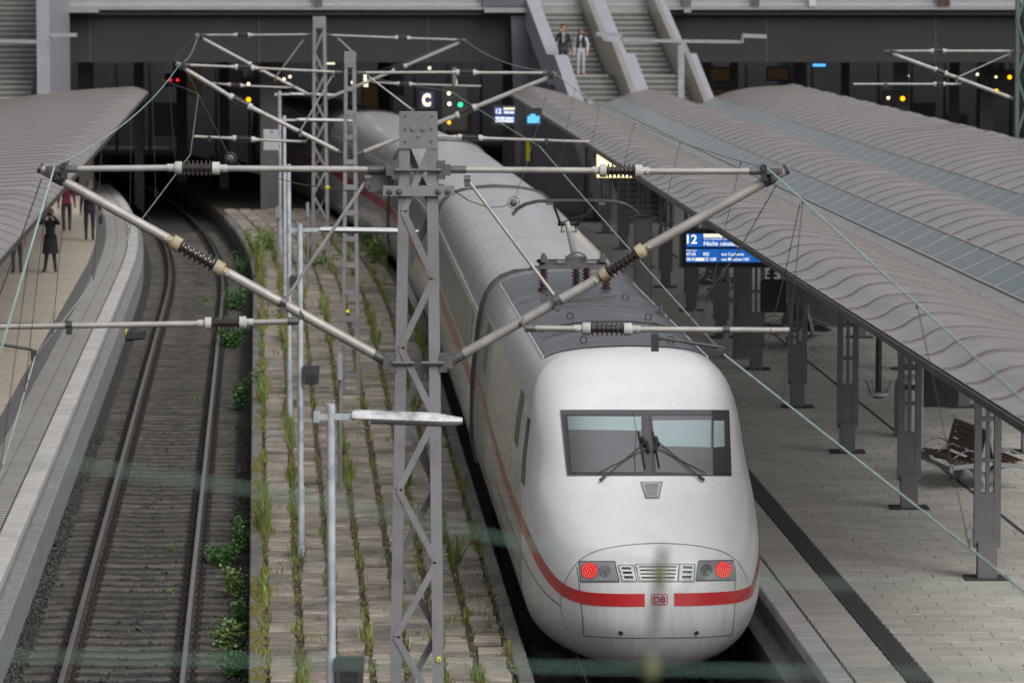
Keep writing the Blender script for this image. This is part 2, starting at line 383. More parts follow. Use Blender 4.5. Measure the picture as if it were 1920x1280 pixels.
M['skin'] = mat('skin', (0.36, 0.2, 0.14), (0.42, 0.24, 0.17), 12, 0.6)
M['hair'] = mat('hair_dark', (0.02, 0.013, 0.009), (0.04, 0.025, 0.016), 20, 0.6)
M['hair_b'] = mat('hair_auburn', (0.055, 0.02, 0.014), (0.08, 0.03, 0.02), 20, 0.6)
M['hair_g'] = mat('hair_grey', (0.12, 0.09, 0.075), (0.17, 0.13, 0.11), 20, 0.6)
M['cl_black'] = mat('cloth_black', (0.008, 0.009, 0.012), (0.014, 0.015, 0.019), 9, 0.85)
M['cl_navy'] = mat('cloth_navy', (0.016, 0.016, 0.028), (0.024, 0.024, 0.038), 9, 0.85)
M['cl_dark'] = mat('cloth_dark_trousers', (0.014, 0.015, 0.02), (0.022, 0.023, 0.03), 9, 0.85)
M['cl_grey'] = mat('cloth_grey', (0.04, 0.04, 0.044), (0.06, 0.06, 0.065), 9, 0.85)
M['cl_mag'] = mat('cloth_magenta', (0.17, 0.012, 0.04), (0.21, 0.018, 0.055), 9, 0.85)
M['cl_white'] = mat('cloth_white', (0.42, 0.42, 0.44), (0.5, 0.5, 0.52), 9, 0.85)
M['cl_jean'] = mat('cloth_pale_jeans', (0.30, 0.34, 0.38), (0.37, 0.41, 0.45), 9, 0.85)
M['shoe_red'] = mat('shoe_red', (0.55, 0.05, 0.06), None, 1, 0.6)
M['shoe'] = mat('shoe_black', (0.01, 0.01, 0.011), None, 1, 0.5)
M['blue_sign'] = mat('blue_plate', (0.03, 0.08, 0.2), None, 1, 0.5)
M['green_cable'] = mat('green_cable', (0.10, 0.20, 0.15), (0.15, 0.27, 0.21), 3, 0.6)
M['left_slab'] = mat('left_slab', (0.29, 0.282, 0.262), (0.34, 0.33, 0.308), 5, 0.75, vary=0.07, c3=(0.25, 0.24, 0.222), scale3=0.5, amt3=0.6)
M['dark_joint'] = mat('dark_joint', (0.045, 0.044, 0.043), (0.065, 0.063, 0.061), 6, 0.85)
M['olive'] = mat('olive_clamp', (0.10, 0.11, 0.05), (0.14, 0.145, 0.07), 9, 0.6)

# grime specks and run marks on the white nose paint
def add_specks(m, zmax, amount):
    n = m.node_tree; N = n.nodes; Lk = n.links; b = N['Principled BSDF']
    src = b.inputs['Base Color'].links[0].from_socket
    g = N.new('ShaderNodeNewGeometry'); vo = N.new('ShaderNodeTexNoise'); vo.inputs['Scale'].default_value = 26; vo.inputs['Detail'].default_value = 3
    Lk.new(g.outputs['Position'], vo.inputs['Vector'])
    r = N.new('ShaderNodeMapRange'); r.inputs['From Min'].default_value = 0.66; r.inputs['From Max'].default_value = 0.74; Lk.new(vo.outputs['Fac'], r.inputs['Value'])
    st = N.new('ShaderNodeTexNoise'); mp = N.new('ShaderNodeMapping'); mp.inputs['Scale'].default_value = (9, 2, 0.8); Lk.new(g.outputs['Position'], mp.inputs['Vector']); Lk.new(mp.outputs['Vector'], st.inputs['Vector'])
    st.inputs['Scale'].default_value = 2.0; st.inputs['Detail'].default_value = 6
    r2 = N.new('ShaderNodeMapRange'); r2.inputs['From Min'].default_value = 0.5; r2.inputs['From Max'].default_value = 0.75; r2.inputs['To Max'].default_value = 0.35; Lk.new(st.outputs['Fac'], r2.inputs['Value'])
    mxm = N.new('ShaderNodeMath'); mxm.operation = 'MAXIMUM'; Lk.new(r.outputs['Result'], mxm.inputs[0]); Lk.new(r2.outputs['Result'], mxm.inputs[1])
    sp = N.new('ShaderNodeSeparateXYZ'); Lk.new(g.outputs['Position'], sp.inputs[0])
    zr = N.new('ShaderNodeMapRange'); zr.inputs['From Min'].default_value = zmax; zr.inputs['From Max'].default_value = zmax - 0.7; zr.inputs['To Min'].default_value = 0.08; zr.inputs['To Max'].default_value = amount; Lk.new(sp.outputs['Z'], zr.inputs['Value'])
    ml = N.new('ShaderNodeMath'); ml.operation = 'MULTIPLY'; Lk.new(mxm.outputs[0], ml.inputs[0]); Lk.new(zr.outputs['Result'], ml.inputs[1])
    mx = N.new('ShaderNodeMix'); mx.data_type = 'RGBA'; Lk.new(ml.outputs[0], mx.inputs[0]); Lk.new(src, mx.inputs[6]); mx.inputs[7].default_value = (0.16, 0.14, 0.12, 1); Lk.new(mx.outputs[2], b.inputs['Base Color'])
add_specks(M['white'], 1.7, 0.55); add_specks(M['side'], 2.2, 0.5); add_specks(M['coach_side'], 2.2, 0.5)
M['dim_pane'] = emit('dim_pane', (0.5, 0.6, 0.75), 0.006)
M['dim_pane2'] = emit('dim_pane_warm', (1.0, 0.7, 0.4), 0.012)
M['strip_l'] = mat('guide_strip_grey', (0.115, 0.112, 0.115), (0.145, 0.142, 0.145), 8, 0.75)
# ------------------------------------------------------------------ ground and track beds
def sweep(mb, prof, Ys, fx, m=0, mats=None):
    """prof: (X, z) polyline swept along Ys with frame fx(X, Y)"""
    P = [[(fx(X, Y), Y, z) for (X, z) in prof] for Y in Ys]
    if mats is None:
        mb.grid(P, m)
    else:
        for j in range(len(prof) - 1):
            mb.grid([[row[j], row[j + 1]] for row in P], mats[j])
    return mb
YS = list(np.arange(20, 112, 4.0)) + list(np.arange(112, 214, 2.0))
g = MB(); g.poly([(-1500, -300, -0.42), (1500, -300, -0.42), (1500, 2500, -0.42), (-1500, 2500, -0.42)])
tag(g.build('ground', M['ground']), 'dark stony ground under the tracks', kind='structure')

def rough_sheet(name, X0, X1, fx, y0, y1, label, Xc):
    mb = MB(); ys = np.arange(y0, y1, 0.12) if y1 - y0 < 60 else np.concatenate([np.arange(y0, 90, 0.14), np.arange(90, y1, 0.6)])
    xs = np.linspace(X0, X1, max(3, int((X1 - X0) / 0.12)))
    P = [[(fx(X, Y), Y, ZB + 0.010 * rng.standard_normal() - (0.012 if abs(X - Xc) < 1.28 else 0.0)) for X in xs] for Y in ys]
    mb.grid(P)
    return tag(mb.build(name, M['ballast']), label, kind='structure')
rough_sheet('ballast_bed', -3.35, -0.05, lx, 44, 200, 'grey ballast bed of the empty left track', LT)
rough_sheet('ballast_bed', 2.50, 6.05, tx, 44, 200, 'dark ballast bed under the white train', RT)

def stones(name, n, fx, X0, X1, y0, y1, label, avoid=()):
    mb = MB(); k = 0
    while k < n:
        Y = y0 + (y1 - y0) * random.random() ** 1.35; X = random.uniform(X0, X1)
        if any(a < X < b for a, b in avoid) and random.random() < 0.8: continue
        r = random.uniform(0.014, 0.034); c = Vector((fx(X, Y), Y, ZB + random.uniform(-0.01, 0.03) - (0.022 if any(p_ < X < q_ for p_, q_ in avoid) else 0)))
        ax = [Vector((random.gauss(0, 1), random.gauss(0, 1), random.gauss(0, 1))).normalized() for _ in range(2)]
        a = ax[0]; b = a.cross(ax[1]).normalized(); d = a.cross(b)
        q = [c + a * r * random.uniform(.7, 1.4), c - a * r * random.uniform(.7, 1.4), c + b * r, c - b * r * random.uniform(.7, 1.2), c + d * r * .8, c - d * r * .8]
        mb.add(q, [(0, 2, 4), (2, 1, 4), (1, 3, 4), (3, 0, 4), (2, 0, 5), (1, 2, 5), (3, 1, 5), (0, 3, 5)]); k += 1
    return tag(mb.build(name, M['stone']), label, 'gravel', kind='stuff')
stones('ballast_stones', 15000, lx, -3.25, -0.15, 46, 84, 'loose grey ballast stones along the empty left track', avoid=((-3.0, -0.45),))
stones('ballast_stones', 2600, tx, 2.62, 3.6, 46, 66, 'loose dark ballast stones between old platform and train', ())

# sleepers and rails
def sleeper_mesh():
    mb = MB(); xs = [-1.3, -1.12, -0.9, -0.6, -0.3, 0, 0.3, 0.6, 0.9, 1.12, 1.3]
    zt = [-0.182, -0.172, -0.165, -0.172, -0.190, -0.197, -0.190, -0.172, -0.165, -0.172, -0.185]
    P = []
    for x, z in zip(xs, zt):
        P.append([(x, -0.15, z - 0.16), (x, -0.125, z - 0.02), (x, -0.10, z), (x, 0.10, z), (x, 0.125, z - 0.02), (x, 0.15, z - 0.16)])
    mb.grid(P)
    for sx in (-1, 1):
        mb.poly([P[0][k] for k in range(6)] if sx < 0 else [P[-1][k] for k in reversed(range(6))])
        for o in (-0.115, 0.115):
            mb.box((sx * 0.753 + o, 0, -0.135), (0.11, 0.13, 0.05), 1)
            mb.tube([(sx * 0.753 + o, 0, -0.15), (sx * 0.753 + o, 0, -0.06)], 0.026, 6, 1)
    me = bpy.data.meshes.new('sleeper'); me.from_pydata(mb.v, [], mb.f)
    me.materials.append(M['sleeper']); me.materials.append(M['clip']); me.polygons.foreach_set('material_index', mb.m); me.update()
    return me
SLEEP = sleeper_mesh()
RAILP = [(-0.072, -0.155), (-0.072, -0.145), (-0.012, -0.125), (-0.009, -0.045), (-0.036, -0.035), (-0.036, -0.008), (-0.026, 0.0),
         (0.026, 0.0), (0.036, -0.008), (0.036, -0.035), (0.009, -0.045), (0.012, -0.125), (0.072, -0.145), (0.072, -0.155)]
RAILM = [1, 1, 1, 1, 1, 0, 0, 0, 1, 1, 1, 1, 1]
def track(name, fx, X, y0, y1, label, sl0, sl1):
    root = bpy.data.objects.new(name, None); col.objects.link(root); root.location = (fx(X, y0), y0, 0)
    tag(root, label, kind='structure')
    ys = [y0] + [y for y in np.arange(60, 112, 8.0)] + list(np.arange(112, y1, 2.0)) + [y1]
    for sx in (-1, 1):
        mb = MB(); sweep(mb, [(X + sx * 0.753 + a, z) for a, z in RAILP], ys, fx, mats=RAILM)
        mb.build('rail', [M['rail_top'], M['rail_side']], root)
    y = sl0; L = Vector(root.location)
    while y < sl1:
        dx = (fx(X, y + 0.1) - fx(X, y - 0.1)) / 0.2
        obj_of(SLEEP, 'sleeper', root, (fx(X, y) - L.x, y - L.y + random.uniform(-.012, .012), random.uniform(-.008, .008)), (0, 0, -math.atan(dx) * 0.0 + random.uniform(-.006, .006)))
        y += 0.605
    return root
track('left_track', lx, LT, 30, 200, 'empty railway track with concrete sleepers curving left under the bridge', 46.5, 146)
track('train_track', tx, RT, 30, 205, 'track under the white train beside the paved platform', 46.5, 56)

# track side details
t = thing('track_magnet', on_level(238, 631, -0.12), 'small dark box with yellow cap beside the left rail', 'track device')
L = t.location
MB().box(L + Vector((0.22, 0, 0.06)), (0.42, 0.5, 0.16)).build('housing', M['charcoal'], t)
MB().box(L + Vector((-0.12, 0.3, 0.08)), (0.2, 0.22, 0.14)).build('cap', M['yellow'], t)

# ------------------------------------------------------------------ slabs
def slab_mesh(name, m, sx=1.0, sy=1.0, sz=0.06, bev=0.012):
    mb = MB(); hx, hy = sx / 2, sy / 2
    top = [(-hx + bev, -hy + bev, 0), (hx - bev, -hy + bev, 0), (hx - bev, hy - bev, 0), (-hx + bev, hy - bev, 0)]
    mid = [(-hx, -hy, -bev), (hx, -hy, -bev), (hx, hy, -bev), (-hx, hy, -bev)]
    bot = [(-hx, -hy, -sz), (hx, -hy, -sz), (hx, hy, -sz), (-hx, hy, -sz)]
    mb.add(top + mid + bot, [(0, 1, 2, 3)] + [(4 + i, 4 + (i + 1) % 4, (i + 1) % 4, i) for i in range(4)] + [(8 + i, 8 + (i + 1) % 4, 4 + (i + 1) % 4, 4 + i) for i in range(4)])
    me = bpy.data.meshes.new(name); me.from_pydata(mb.v, [], mb.f); me.materials.append(m); me.update()
    return me
def add_slab(mb, c, sx, sy, sz=0.05, bev=0.01, tilt=0.0, m=0):
    hx, hy = sx / 2, sy / 2
    tz = [random.uniform(-tilt, tilt) for _ in range(4)]
    q = [(-hx, -hy), (hx, -hy), (hx, hy), (-hx, hy)]
    vs = [(c[0] + x * (1 - bev / hx), c[1] + y * (1 - bev / hy), c[2] + tz[i]) for i, (x, y) in enumerate(q)]
    vs += [(c[0] + x, c[1] + y, c[2] - bev + tz[i]) for i, (x, y) in enumerate(q)]
    vs += [(c[0] + x, c[1] + y, c[2] - sz) for i, (x, y) in enumerate(q)]
    mb.add(vs, [(0, 1, 2, 3)] + [(4 + i, 4 + (i + 1) % 4, (i + 1) % 4, i) for i in range(4)] + [(8 + i, 8 + (i + 1) % 4, 4 + (i + 1) % 4, 4 + i) for i in range(4)], m)

# ---- right platform (beside the train)
prR = bpy.data.objects.new('train_platform', None); col.objects.link(prR); prR.location = (rx(5.8, 46), 46, 0)
tag(prR, 'wide paved platform with dark guide strip right of the train', kind='structure')
LR = Vector(prR.location)
mb = MB()
sweep(mb, [(5.60, -0.4), (5.60, 0.29), (5.64, 0.31), (5.91, 0.31), (5.91, ZP - 0.17), (6.05, ZP - 0.1), (6.08, ZP - 0.10), (6.08, ZP - 0.045), (24.0, ZP - 0.045), (24.0, -0.4)],
      YS, rx, mats=[1, 1, 1, 1, 1, 0, 0, 0, 1])
mb.build('platform_base', [M['pl_bed'], M['wall_c']], prR)
me = slab_mesh('coping_stone', M['coping'], 0.29, 0.985, 0.14, 0.012)
for k in range(92):
    Y = 46.5 + k
    obj_of(me, 'coping_stone', prR, (rx(5.93, Y) - LR.x, Y - LR.y, ZP + random.uniform(-.001, .001)), (0, 0, math.atan(-TR)))
me = slab_mesh('wall_panel', M['wall_c'], 0.05, 0.98, 0.36, 0.006)
for k in range(22):
    Y = 46.5 + k
    obj_of(me, 'wall_panel', prR, (rx(5.875, Y) - LR.x, Y - LR.y, 0.62), (0, 0, math.atan(-TR)))
# guide strip: ribbed dark slabs
mbx = MB()
mbx.box((0, 0, -0.025), (0.286, 0.296, 0.05))
for i in range(6): mbx.box((-0.118 + i * 0.0472, 0, 0.004), (0.024, 0.296, 0.008))
me = bpy.data.meshes.new('guide_slab'); me.from_pydata(mbx.v, [], mbx.f); me.materials.append(M['strip']); me.update()
for k in range(110):
    Y = 46.3 + k * 0.3
    obj_of(me, 'guide_slab', prR, (rx(6.825, Y) - LR.x, Y - LR.y, ZP - 0.002), (0, 0, math.atan(-TR)))
mb = MB()
for k in range(110, 300):
    Y = 46.3 + k * 0.3; add_slab(mb, (rx(6.825, Y), Y, ZP + 0.003), 0.286, 0.3)
tag(mb.build('guide_strip', M['strip'], prR), kind='stuff')
# paving: rows 0.36 deep, slabs about 0.6 wide, running bond
cand = []
for r_ in range(250):
    Y = 46.2 + r_ * 0.36
    off = (r_ % 2) * 0.3
    cand.append((6.385, Y, 0.555))
    X = 6.975
    first = True
    while X < 17.5:
        wd = 0.3 if (first and off) else 0.6; first = False
        cand.append((X + wd / 2, Y, wd - 0.006)); X += wd
def seen(X, Y, z=ZP, pad=40):
    px, py = project((rx(X, Y), Y, z)); return -pad < px < 1920 + pad and py < 1300
near = [c for c in cand if seen(c[0], c[1]) and c[1] < 75]
near.sort(key=lambda c: c[1]); near_set = set(near[:300])
me = slab_mesh('paving_slab', M['pl_slab'], 1.0, 0.355, 0.05, 0.004)
mb = MB()
for c in cand:
    X, Y, wd = c
    if c in near_set:
        obj_of(me, 'paving_slab', prR, (rx(X, Y) - LR.x, Y - LR.y, ZP + random.uniform(-.0025, .0025)), (random.uniform(-.003, .003), random.uniform(-.002, .002), 0), (wd, 1, 1))
    elif seen(X, Y) or Y > 60:
        add_slab(mb, (rx(X, Y), Y, ZP + random.uniform(-.0025, .0025)), wd, 0.355, 0.045, 0.004, 0.001)
tag(mb.build('paving', M['pl_slab'], prR), kind='stuff')
# drain line along the columns
mb = MB(); sweep(mb, [(10.08, ZP + 0.004), (10.14, ZP + 0.004)], YS[6:40], rx); mb.build('drain_slot', M['plate'], prR)

# ---- left platform (curves away)
prL = bpy.data.objects.new('curved_platform', None); col.objects.link(prL); prL.location = (lx(-3.6, 60), 60, 0)
tag(prL, 'curving platform with pale edge and warm paving on the left', kind='structure')
LL = Vector(prL.location)
mb = MB()
sweep(mb, [(-3.25, -0.4), (-3.25, 0.43), (-3.27, 0.45), (-3.44, 0.45), (-3.44, ZP - 0.12), (-3.72, ZP - 0.12), (-3.72, ZP - 0.04), (-14, ZP - 0.04)],
      YS, lx, mats=[1, 1, 1, 1, 0, 0, 0])
mb.build('platform_base', [M['pl_bed'], M['wall_c']], prL)
me = slab_mesh('coping_stone', M['coping'], 0.30, 0.985, 0.13, 0.012)
def lrot(Y): return -math.atan((lx(0, Y + .5) - lx(0, Y - .5)))
for k in range(108):
    Y = 52.5 + k
    obj_of(me, 'coping_stone', prL, (lx(-3.57, Y) - LL.x, Y - LL.y, ZP + random.uniform(-.001, .001)), (0, 0, lrot(Y)))
me = slab_mesh('edge_slab', M['left_slab'], 0.312, 0.19, 0.05, 0.003)
for k in range(140):
    for X in (-3.90, -4.225):
        Y = 56.0 + k * 0.29
        obj_of(me, 'edge_slab', prL, (lx(X, Y) - LL.x, Y - LL.y, ZP + random.uniform(-.0005, .001)), (0, 0, lrot(Y)))
mb = MB()
for k in range(140, 370):
    for X in (-3.90, -4.225):
        Y = 56.0 + k * 0.29; add_slab(mb, (lx(X, Y), Y, ZP), 0.31, 0.205, 0.045, 0.003)
tag(mb.build('edge_paving', M['left_slab'], prL), kind='stuff')
mb = MB(); sweep(mb, [(-3.735, ZP - .0035), (-4.39, ZP - .0035)], YS, lx); mb.build('joint_bed', M['dark_joint'], prL)
mb = MB(); ys2 = list(np.arange(56, 112, 2.0)) + list(np.arange(112, 170, 1.0))
for i in range(5):
    a = -4.40 - i * 0.052
    sweep(mb, [(a, ZP + 0.001), (a, ZP + 0.006), (a - 0.042, ZP + 0.006), (a - 0.042, ZP + 0.001)], ys2, lx)
sweep(mb, [(-4.39, ZP), (-4.67, ZP)], ys2, lx)
mb.build('guide_strip', M['strip_l'], prL)
mb = MB()
for r_ in range(260):
    Y = 60.2 + r_ * 0.36; X = -4.68 - (r_ % 2) * 0.3
    if r_ % 2: add_slab(mb, (lx(-4.83, Y), Y, ZP), 0.294, 0.355, 0.04, 0.003, 0.0006)
    while X > -13:
        px, py = project((lx(X - .3, Y), Y, ZP))
        if px > -60: add_slab(mb, (lx(X - 0.3, Y), Y, ZP), 0.596, 0.355, 0.04, 0.003, 0.0006)
        X -= 0.6
tag(mb.build('paving', M['warm_pave'], prL), kind='stuff')
p = on_level(35, 607, ZP + 0.006)
MB().box((p.x, p.y, p.z), (0.95, 0.5, 0.008)).build('drain_cover', M['plate'], prL)

# ---- old middle platform
prM = bpy.data.objects.new('old_platform', None); col.objects.link(prM); prM.location = (lx(0, 60), 60, 0)
tag(prM, 'overgrown low platform of old slabs between the tracks', kind='structure')
LM = Vector(prM.location)
def mX(f, Y):                      # f in 0..1 across the platform
    a, b = lx(-0.13, Y), tx(2.56, Y)
    return a + (b - a) * f
mb = MB()
P = []
for Y in YS:
    a, b = mX(0, Y), mX(1, Y)
    P.append([(a, Y, -0.4), (a, Y, ZM - 0.075), (b, Y, ZM - 0.075), (b, Y, -0.4)])
for j, mm in ((0, 1), (1, 0), (2, 1)): mb.grid([[row[j], row[j + 1]] for row in P], mm)
mb.build('platform_base', [M['earth'], M['old_edge']], prM)
me = slab_mesh('edge_stone', M['old_edge'], 0.19, 0.98, 0.2, 0.02)
for k in range(100):
    Y = 46.5 + k
    obj_of(me, 'edge_stone', prM, (mX(0, Y) + 0.085 - LM.x, Y - LM.y, ZM + random.uniform(-.012, .006)), (random.uniform(-.006, .006), random.uniform(-.03, .01), math.atan(-TL)))
    if k < 52: obj_of(me, 'edge_stone', prM, (mX(1, Y) - 0.085 - LM.x, Y - LM.y, ZM + random.uniform(-.012, .006)), (random.uniform(-.006, .006), random.uniform(-.01, .03), math.atan(-TR)))
NC = 7
me = slab_mesh('old_slab', M['old_slab'], 1.0, 0.368, 0.09, 0.02)
cnt = 0; far = MB(); row = 0; Y = 46.0
JOINTS = []
while Y < 150:
    a, b = mX(0, Y) + 0.20, mX(1, Y) - 0.20; wcol = (b - a) / NC
    for c in range(NC):
        x = a + wcol * (c + 0.5)
        Yc = Y + ((c * 37) % 10) / 10 * 0.25
        if random.random() < 0.02: continue
        wd = wcol - random.uniform(0.075, 0.12)
        if cnt < 300:
            obj_of(me, 'old_slab', prM, (x - LM.x + random.uniform(-.012, .012), Yc - LM.y, ZM + random.uniform(-.022, .014)),
                   (random.uniform(-.06, .05), random.uniform(-.02, .02), random.uniform(-.03, .03)), (wd, 1, 1)); cnt += 1
        else:
            add_slab(far, (x, Yc, ZM + random.uniform(-.01, .006)), wd, 0.37, 0.08, 0.02, 0.012)
    Y += 0.425; row += 1
tag(far.build('old_paving', M['old_slab'], prM), kind='stuff')

# grass in the joints (uncountable)
def blades(mb, c, n, h, spread, wdt=0.007, lean=0.35, m=0):
    for _ in range(n):
        x = c[0] + random.gauss(0, spread); y = c[1] + random.gauss(0, spread * 1.4); z = c[2]
        an = random.uniform(0, 6.28); hh = h * random.uniform(0.45, 1.15); ln = lean * hh * random.uniform(0.2, 1.2)
        dx, dy = math.cos(an), math.sin(an); wx, wy = -dy * wdt, dx * wdt
        if abs(wx) < wdt * 0.5: wx = wdt * 0.8
        mb.add([(x - wx, y - wy, z), (x + wx, y + wy, z), (x + dx * ln * .4 + wx * .7, y + dy * ln * .4 + wy * .7, z + hh * .6),
                (x + dx * ln * .4 - wx * .7, y + dy * ln * .4 - wy * .7, z + hh * .6), (x + dx * ln, y + dy * ln, z + hh)],
               [(0, 1, 2, 3), (3, 2, 4)], m)
gm = MB()
for c in range(0, NC + 1):
    y = 46.0
    while y < 135:
        a, b = mX(0, y) + 0.20, mX(1, y) - 0.20
        x = a + (b - a) / NC * c
        dens = 0.5 + 0.5 * math.sin(y * 0.55 + c * 2.1) * math.sin(y * 0.17 + c)
        dens += {0: .25, 1: .22, 2: -.25, 3: .05, 4: -.3, 5: .0, 6: -.12, 7: .05}[c] + 0.25 * math.sin(y * 0.23 + c * 3.3)
        dens += 0.5 * math.sin(y * 1.9 + c * 5.3) * math.sin(y * 0.71 + c * 1.7) - 0.12
        if random.random() < 0.22 + 0.75 * dens:
            h = 0.03 + 0.03 * random.random() + (0.17 * max(0, dens) ** 2 * random.uniform(0.2, 1.4) if dens > 0.45 else 0)
            if y > 95: h *= 1.7
            blades(gm, (x + 0.03 * math.sin(y * 3.1 + c), y, ZM - 0.05), int(4 + 9 * max(0, dens)), h, 0.022 + 0.02 * max(0, dens), 0.006 if y < 80 else 0.009, 0.4, 0 if random.random() < 0.82 else 1)
        y += 0.075 if y < 75 else 0.14
for _ in range(420):               # scattered tufts in cross joints
    y = 46 + 75 * random.random() ** 1.3; f = random.random()
    blades(gm, (mX(0.05 + 0.9 * f, y), y, ZM - 0.01), 8, random.uniform(0.025, 0.09) if random.random() < .8 else .2, 0.06, 0.006, 0.6, 0 if random.random() < .7 else 1)
tag(gm.build('joint_grass', [M['grass'], M['dry']]), 'grass growing in the joints of the old platform', 'grass', kind='stuff')
mo = MB()
for k in range(1500):
    y = 50 + 34 * random.random(); 
    if random.random() < .6:
        if math.sin(y * 0.9) + math.sin(y * 0.37 + 1) < -0.2: continue
        x = mX(0, y) + random.uniform(0.02, 0.19)
    else:
        y = 46 + 40 * random.random() ** 1.3; a_, b_ = mX(0, y) + .2, mX(1, y) - .2; x = a_ + (b_ - a_) / NC * random.randint(0, NC) + random.gauss(0, .035)
    r = random.uniform(0.02, 0.05)
    mo.tube_prof(Vector((x, y, ZM - 0.01)), Vector((0, 0, 1)), [(0, r), (0.012, r * .9), (0.024, r * .4)], 6, 0)
tag(mo.build('moss_cushions', M['moss']), 'yellow green moss on the left edge of the old platform', 'moss', kind='stuff')

# leafy weeds, each its own plant
def plant(name, c, n, rad, h, leaf, m, label, stems=5):
    t = thing(name, c, label, 'plant', 'weeds beside the tracks')
    mb = MB(); C = Vector(c)
    tips = [(Vector((random.gauss(0, rad * .45), random.gauss(0, rad * .45), h * random.uniform(.45, 1)))) for _ in range(stems)]
    for tp in tips: mb.tube([C, C + tp * 0.5 + Vector((0, 0, h * .1)), C + tp], [0.007, 0.005, 0.002], 4)
    mb.build('stem', M['dry'], t)
    mb = MB()
    for _ in range(n):
        tp = random.choice(tips); f = random.uniform(0.15, 1.05)
        p = C + tp * f + Vector((random.gauss(0, rad * .22), random.gauss(0, rad * .22), random.gauss(0, h * .08)))
        if p.z < C.z: p.z = C.z + 0.01
        d = Vector((random.gauss(0, 1), random.gauss(0, 1), random.gauss(0.1, .5))).normalized(); s_ = Vector((random.gauss(0, 1), random.gauss(0, 1), random.gauss(0, 1)))
        s_ = (s_ - d * s_.dot(d)).normalized(); l = leaf * random.uniform(.6, 1.3)
        mb.add([p, p + d * l * .5 + s_ * l * .32, p + d * l, p + d * l * .5 - s_ * l * .32], [(0, 1, 2, 3)])
    mb.build('foliage', m, t)
    return t
WEED = [  # px, py(base), z, leaves, radius, height, leaf, mat, label
 (420, 1062, ZB, 900, .26, .40, .05, 'leaf', 'round dense green weed pressing against the right rail'),
 (447, 1040, ZB, 600, .2, .62, .05, 'leaf', 'tall dark weed behind the round weed at the platform edge'),
 (440, 1120, ZB, 480, .2, .5, .055, 'leaf2', 'pale leafy weed just in front of the round weed'),
 (448, 1180, ZB, 520, .2, .5, .05, 'leaf', 'dark green weed between two paler weeds near the bottom'),
 (425, 1215, ZB, 480, .24, .42, .06, 'leaf2', 'broad pale weed near the bottom beside the right rail'),
 (440, 1272, ZB, 600, .24, .42, .05, 'leaf', 'weed clump at the bottom edge of the picture by the platform'),
 (436, 655, ZB, 800, .4, .7, .08, 'leaf', 'bushy weed hanging on the platform wall behind the left insulator'),
 (450, 770, ZB, 520, .25, .65, .07, 'leaf', 'dark narrow weed along the wall below the bushy weed'),
 (442, 585, ZB, 560, .4, .75, .08, 'leaf', 'dark weed on the platform wall above the left insulator'),
 (455, 520, ZB, 300, .30, .8, .08, 'leaf', 'far weed at the bend of the old platform edge'),
 (484, 480, ZM, 380, .45, .8, .09, 'leaf2', 'tall pale bush left of the far lamp posts'),
 (500, 470, ZM, 300, .4, .65, .08, 'leaf2', 'low pale bush under the far white box'),
 (700, 492, ZM, 460, .55, .75, .09, 'leaf2', 'light green bush between the ladder mast and the train'),
 (690, 470, ZM, 380, .5, .9, .09, 'leaf', 'dark bush right behind the light green bush by the train'),
 (600, 500, ZM, 260, .6, .45, .08, 'leaf2', 'low growth around the foot of the far lattice mast'),
 (930, 985, ZB, 240, .13, .5, .05, 'leaf', 'upright weed in the gap between old platform and train'),
 (938, 1030, ZB, 170, .12, .3, .045, 'leaf', 'low weed just below the upright weed in the gap beside the train'),
 (324, 1030, -0.18, 40, .09, .13, .035, 'leaf2', 'tiny weed between the rails level with the round weed'),
 (322, 1112, -0.18, 45, .1, .14, .035, 'leaf2', 'tiny weed between the rails below the other tiny weed'),
 (372, 755, -0.18, 60, .12, .2, .05, 'leaf2', 'small weed between the rails near the right rail, far up'),
 (385, 570, -0.18, 60, .16, .25, .06, 'leaf2', 'most distant small weed between the rails'),
 (855, 1058, ZM, 0, .1, .45, .05, 'leaf', 'spiky grass tuft right of the near mast'),
 (484, 716, ZM, 160, .3, .35, .05, 'leaf2', 'feathery pale weed on the left edge of the old platform'),
 (566, 1072, ZM, 120, .14, .35, .035, 'leaf', 'dark weed at the foot of the second lamp post'),
]
for (px, py, z, n, r_, h, lf, m, lab) in WEED:
    c = on_level(px, py, z)
    if n == 0:
        t = thing('grass_tuft', c, lab, 'plant', 'weeds beside the tracks')
        mb = MB(); blades(mb, c, 40, h, 0.03, 0.007, 0.7); mb.build('blades', M['leaf2'], t)
    else:
        plant('weed_plant', c, n, r_, h, lf, M[m], lab, 7 if n > 200 else 4)
# ------------------------------------------------------------------ the train
def interp(pts):
    xs = np.array([p[0] for p in pts]); ys = np.array([p[1] for p in pts])
    # monotone cubic (Fritsch-Carlson)
    h = np.diff(xs); d = np.diff(ys) / h; m = np.zeros(len(xs)); m[0] = d[0]; m[-1] = d[-1]
    for i in range(1, len(xs) - 1):
        m[i] = 0 if d[i - 1] * d[i] <= 0 else 2 * d[i - 1] * d[i] / (d[i - 1] + d[i])
    def f(x):
        x = min(max(x, xs[0]), xs[-1]); i = min(int(np.searchsorted(xs, x, 'right')) - 1, len(xs) - 2)
        t = (x - xs[i]) / h[i]
        return float((1 + 2 * t) * (1 - t) ** 2 * ys[i] + t * (1 - t) ** 2 * h[i] * m[i] + t * t * (3 - 2 * t) * ys[i + 1] + t * t * (t - 1) * h[i] * m[i + 1])
    return f
Wz = interp([(.26, 1.09), (.36, 1.26), (.5, 1.375), (.75, 1.465), (1.0, 1.51), (1.4, 1.52), (2.0, 1.495), (2.6, 1.435), (2.95, 1.39), (3.2, 1.34), (3.38, 1.28), (3.5, 1.215), (3.6, 1.13), (3.68, 1.02), (3.74, .88), (3.785, .7), (3.815, .5), (3.833, .28), (3.84, 0.0)])
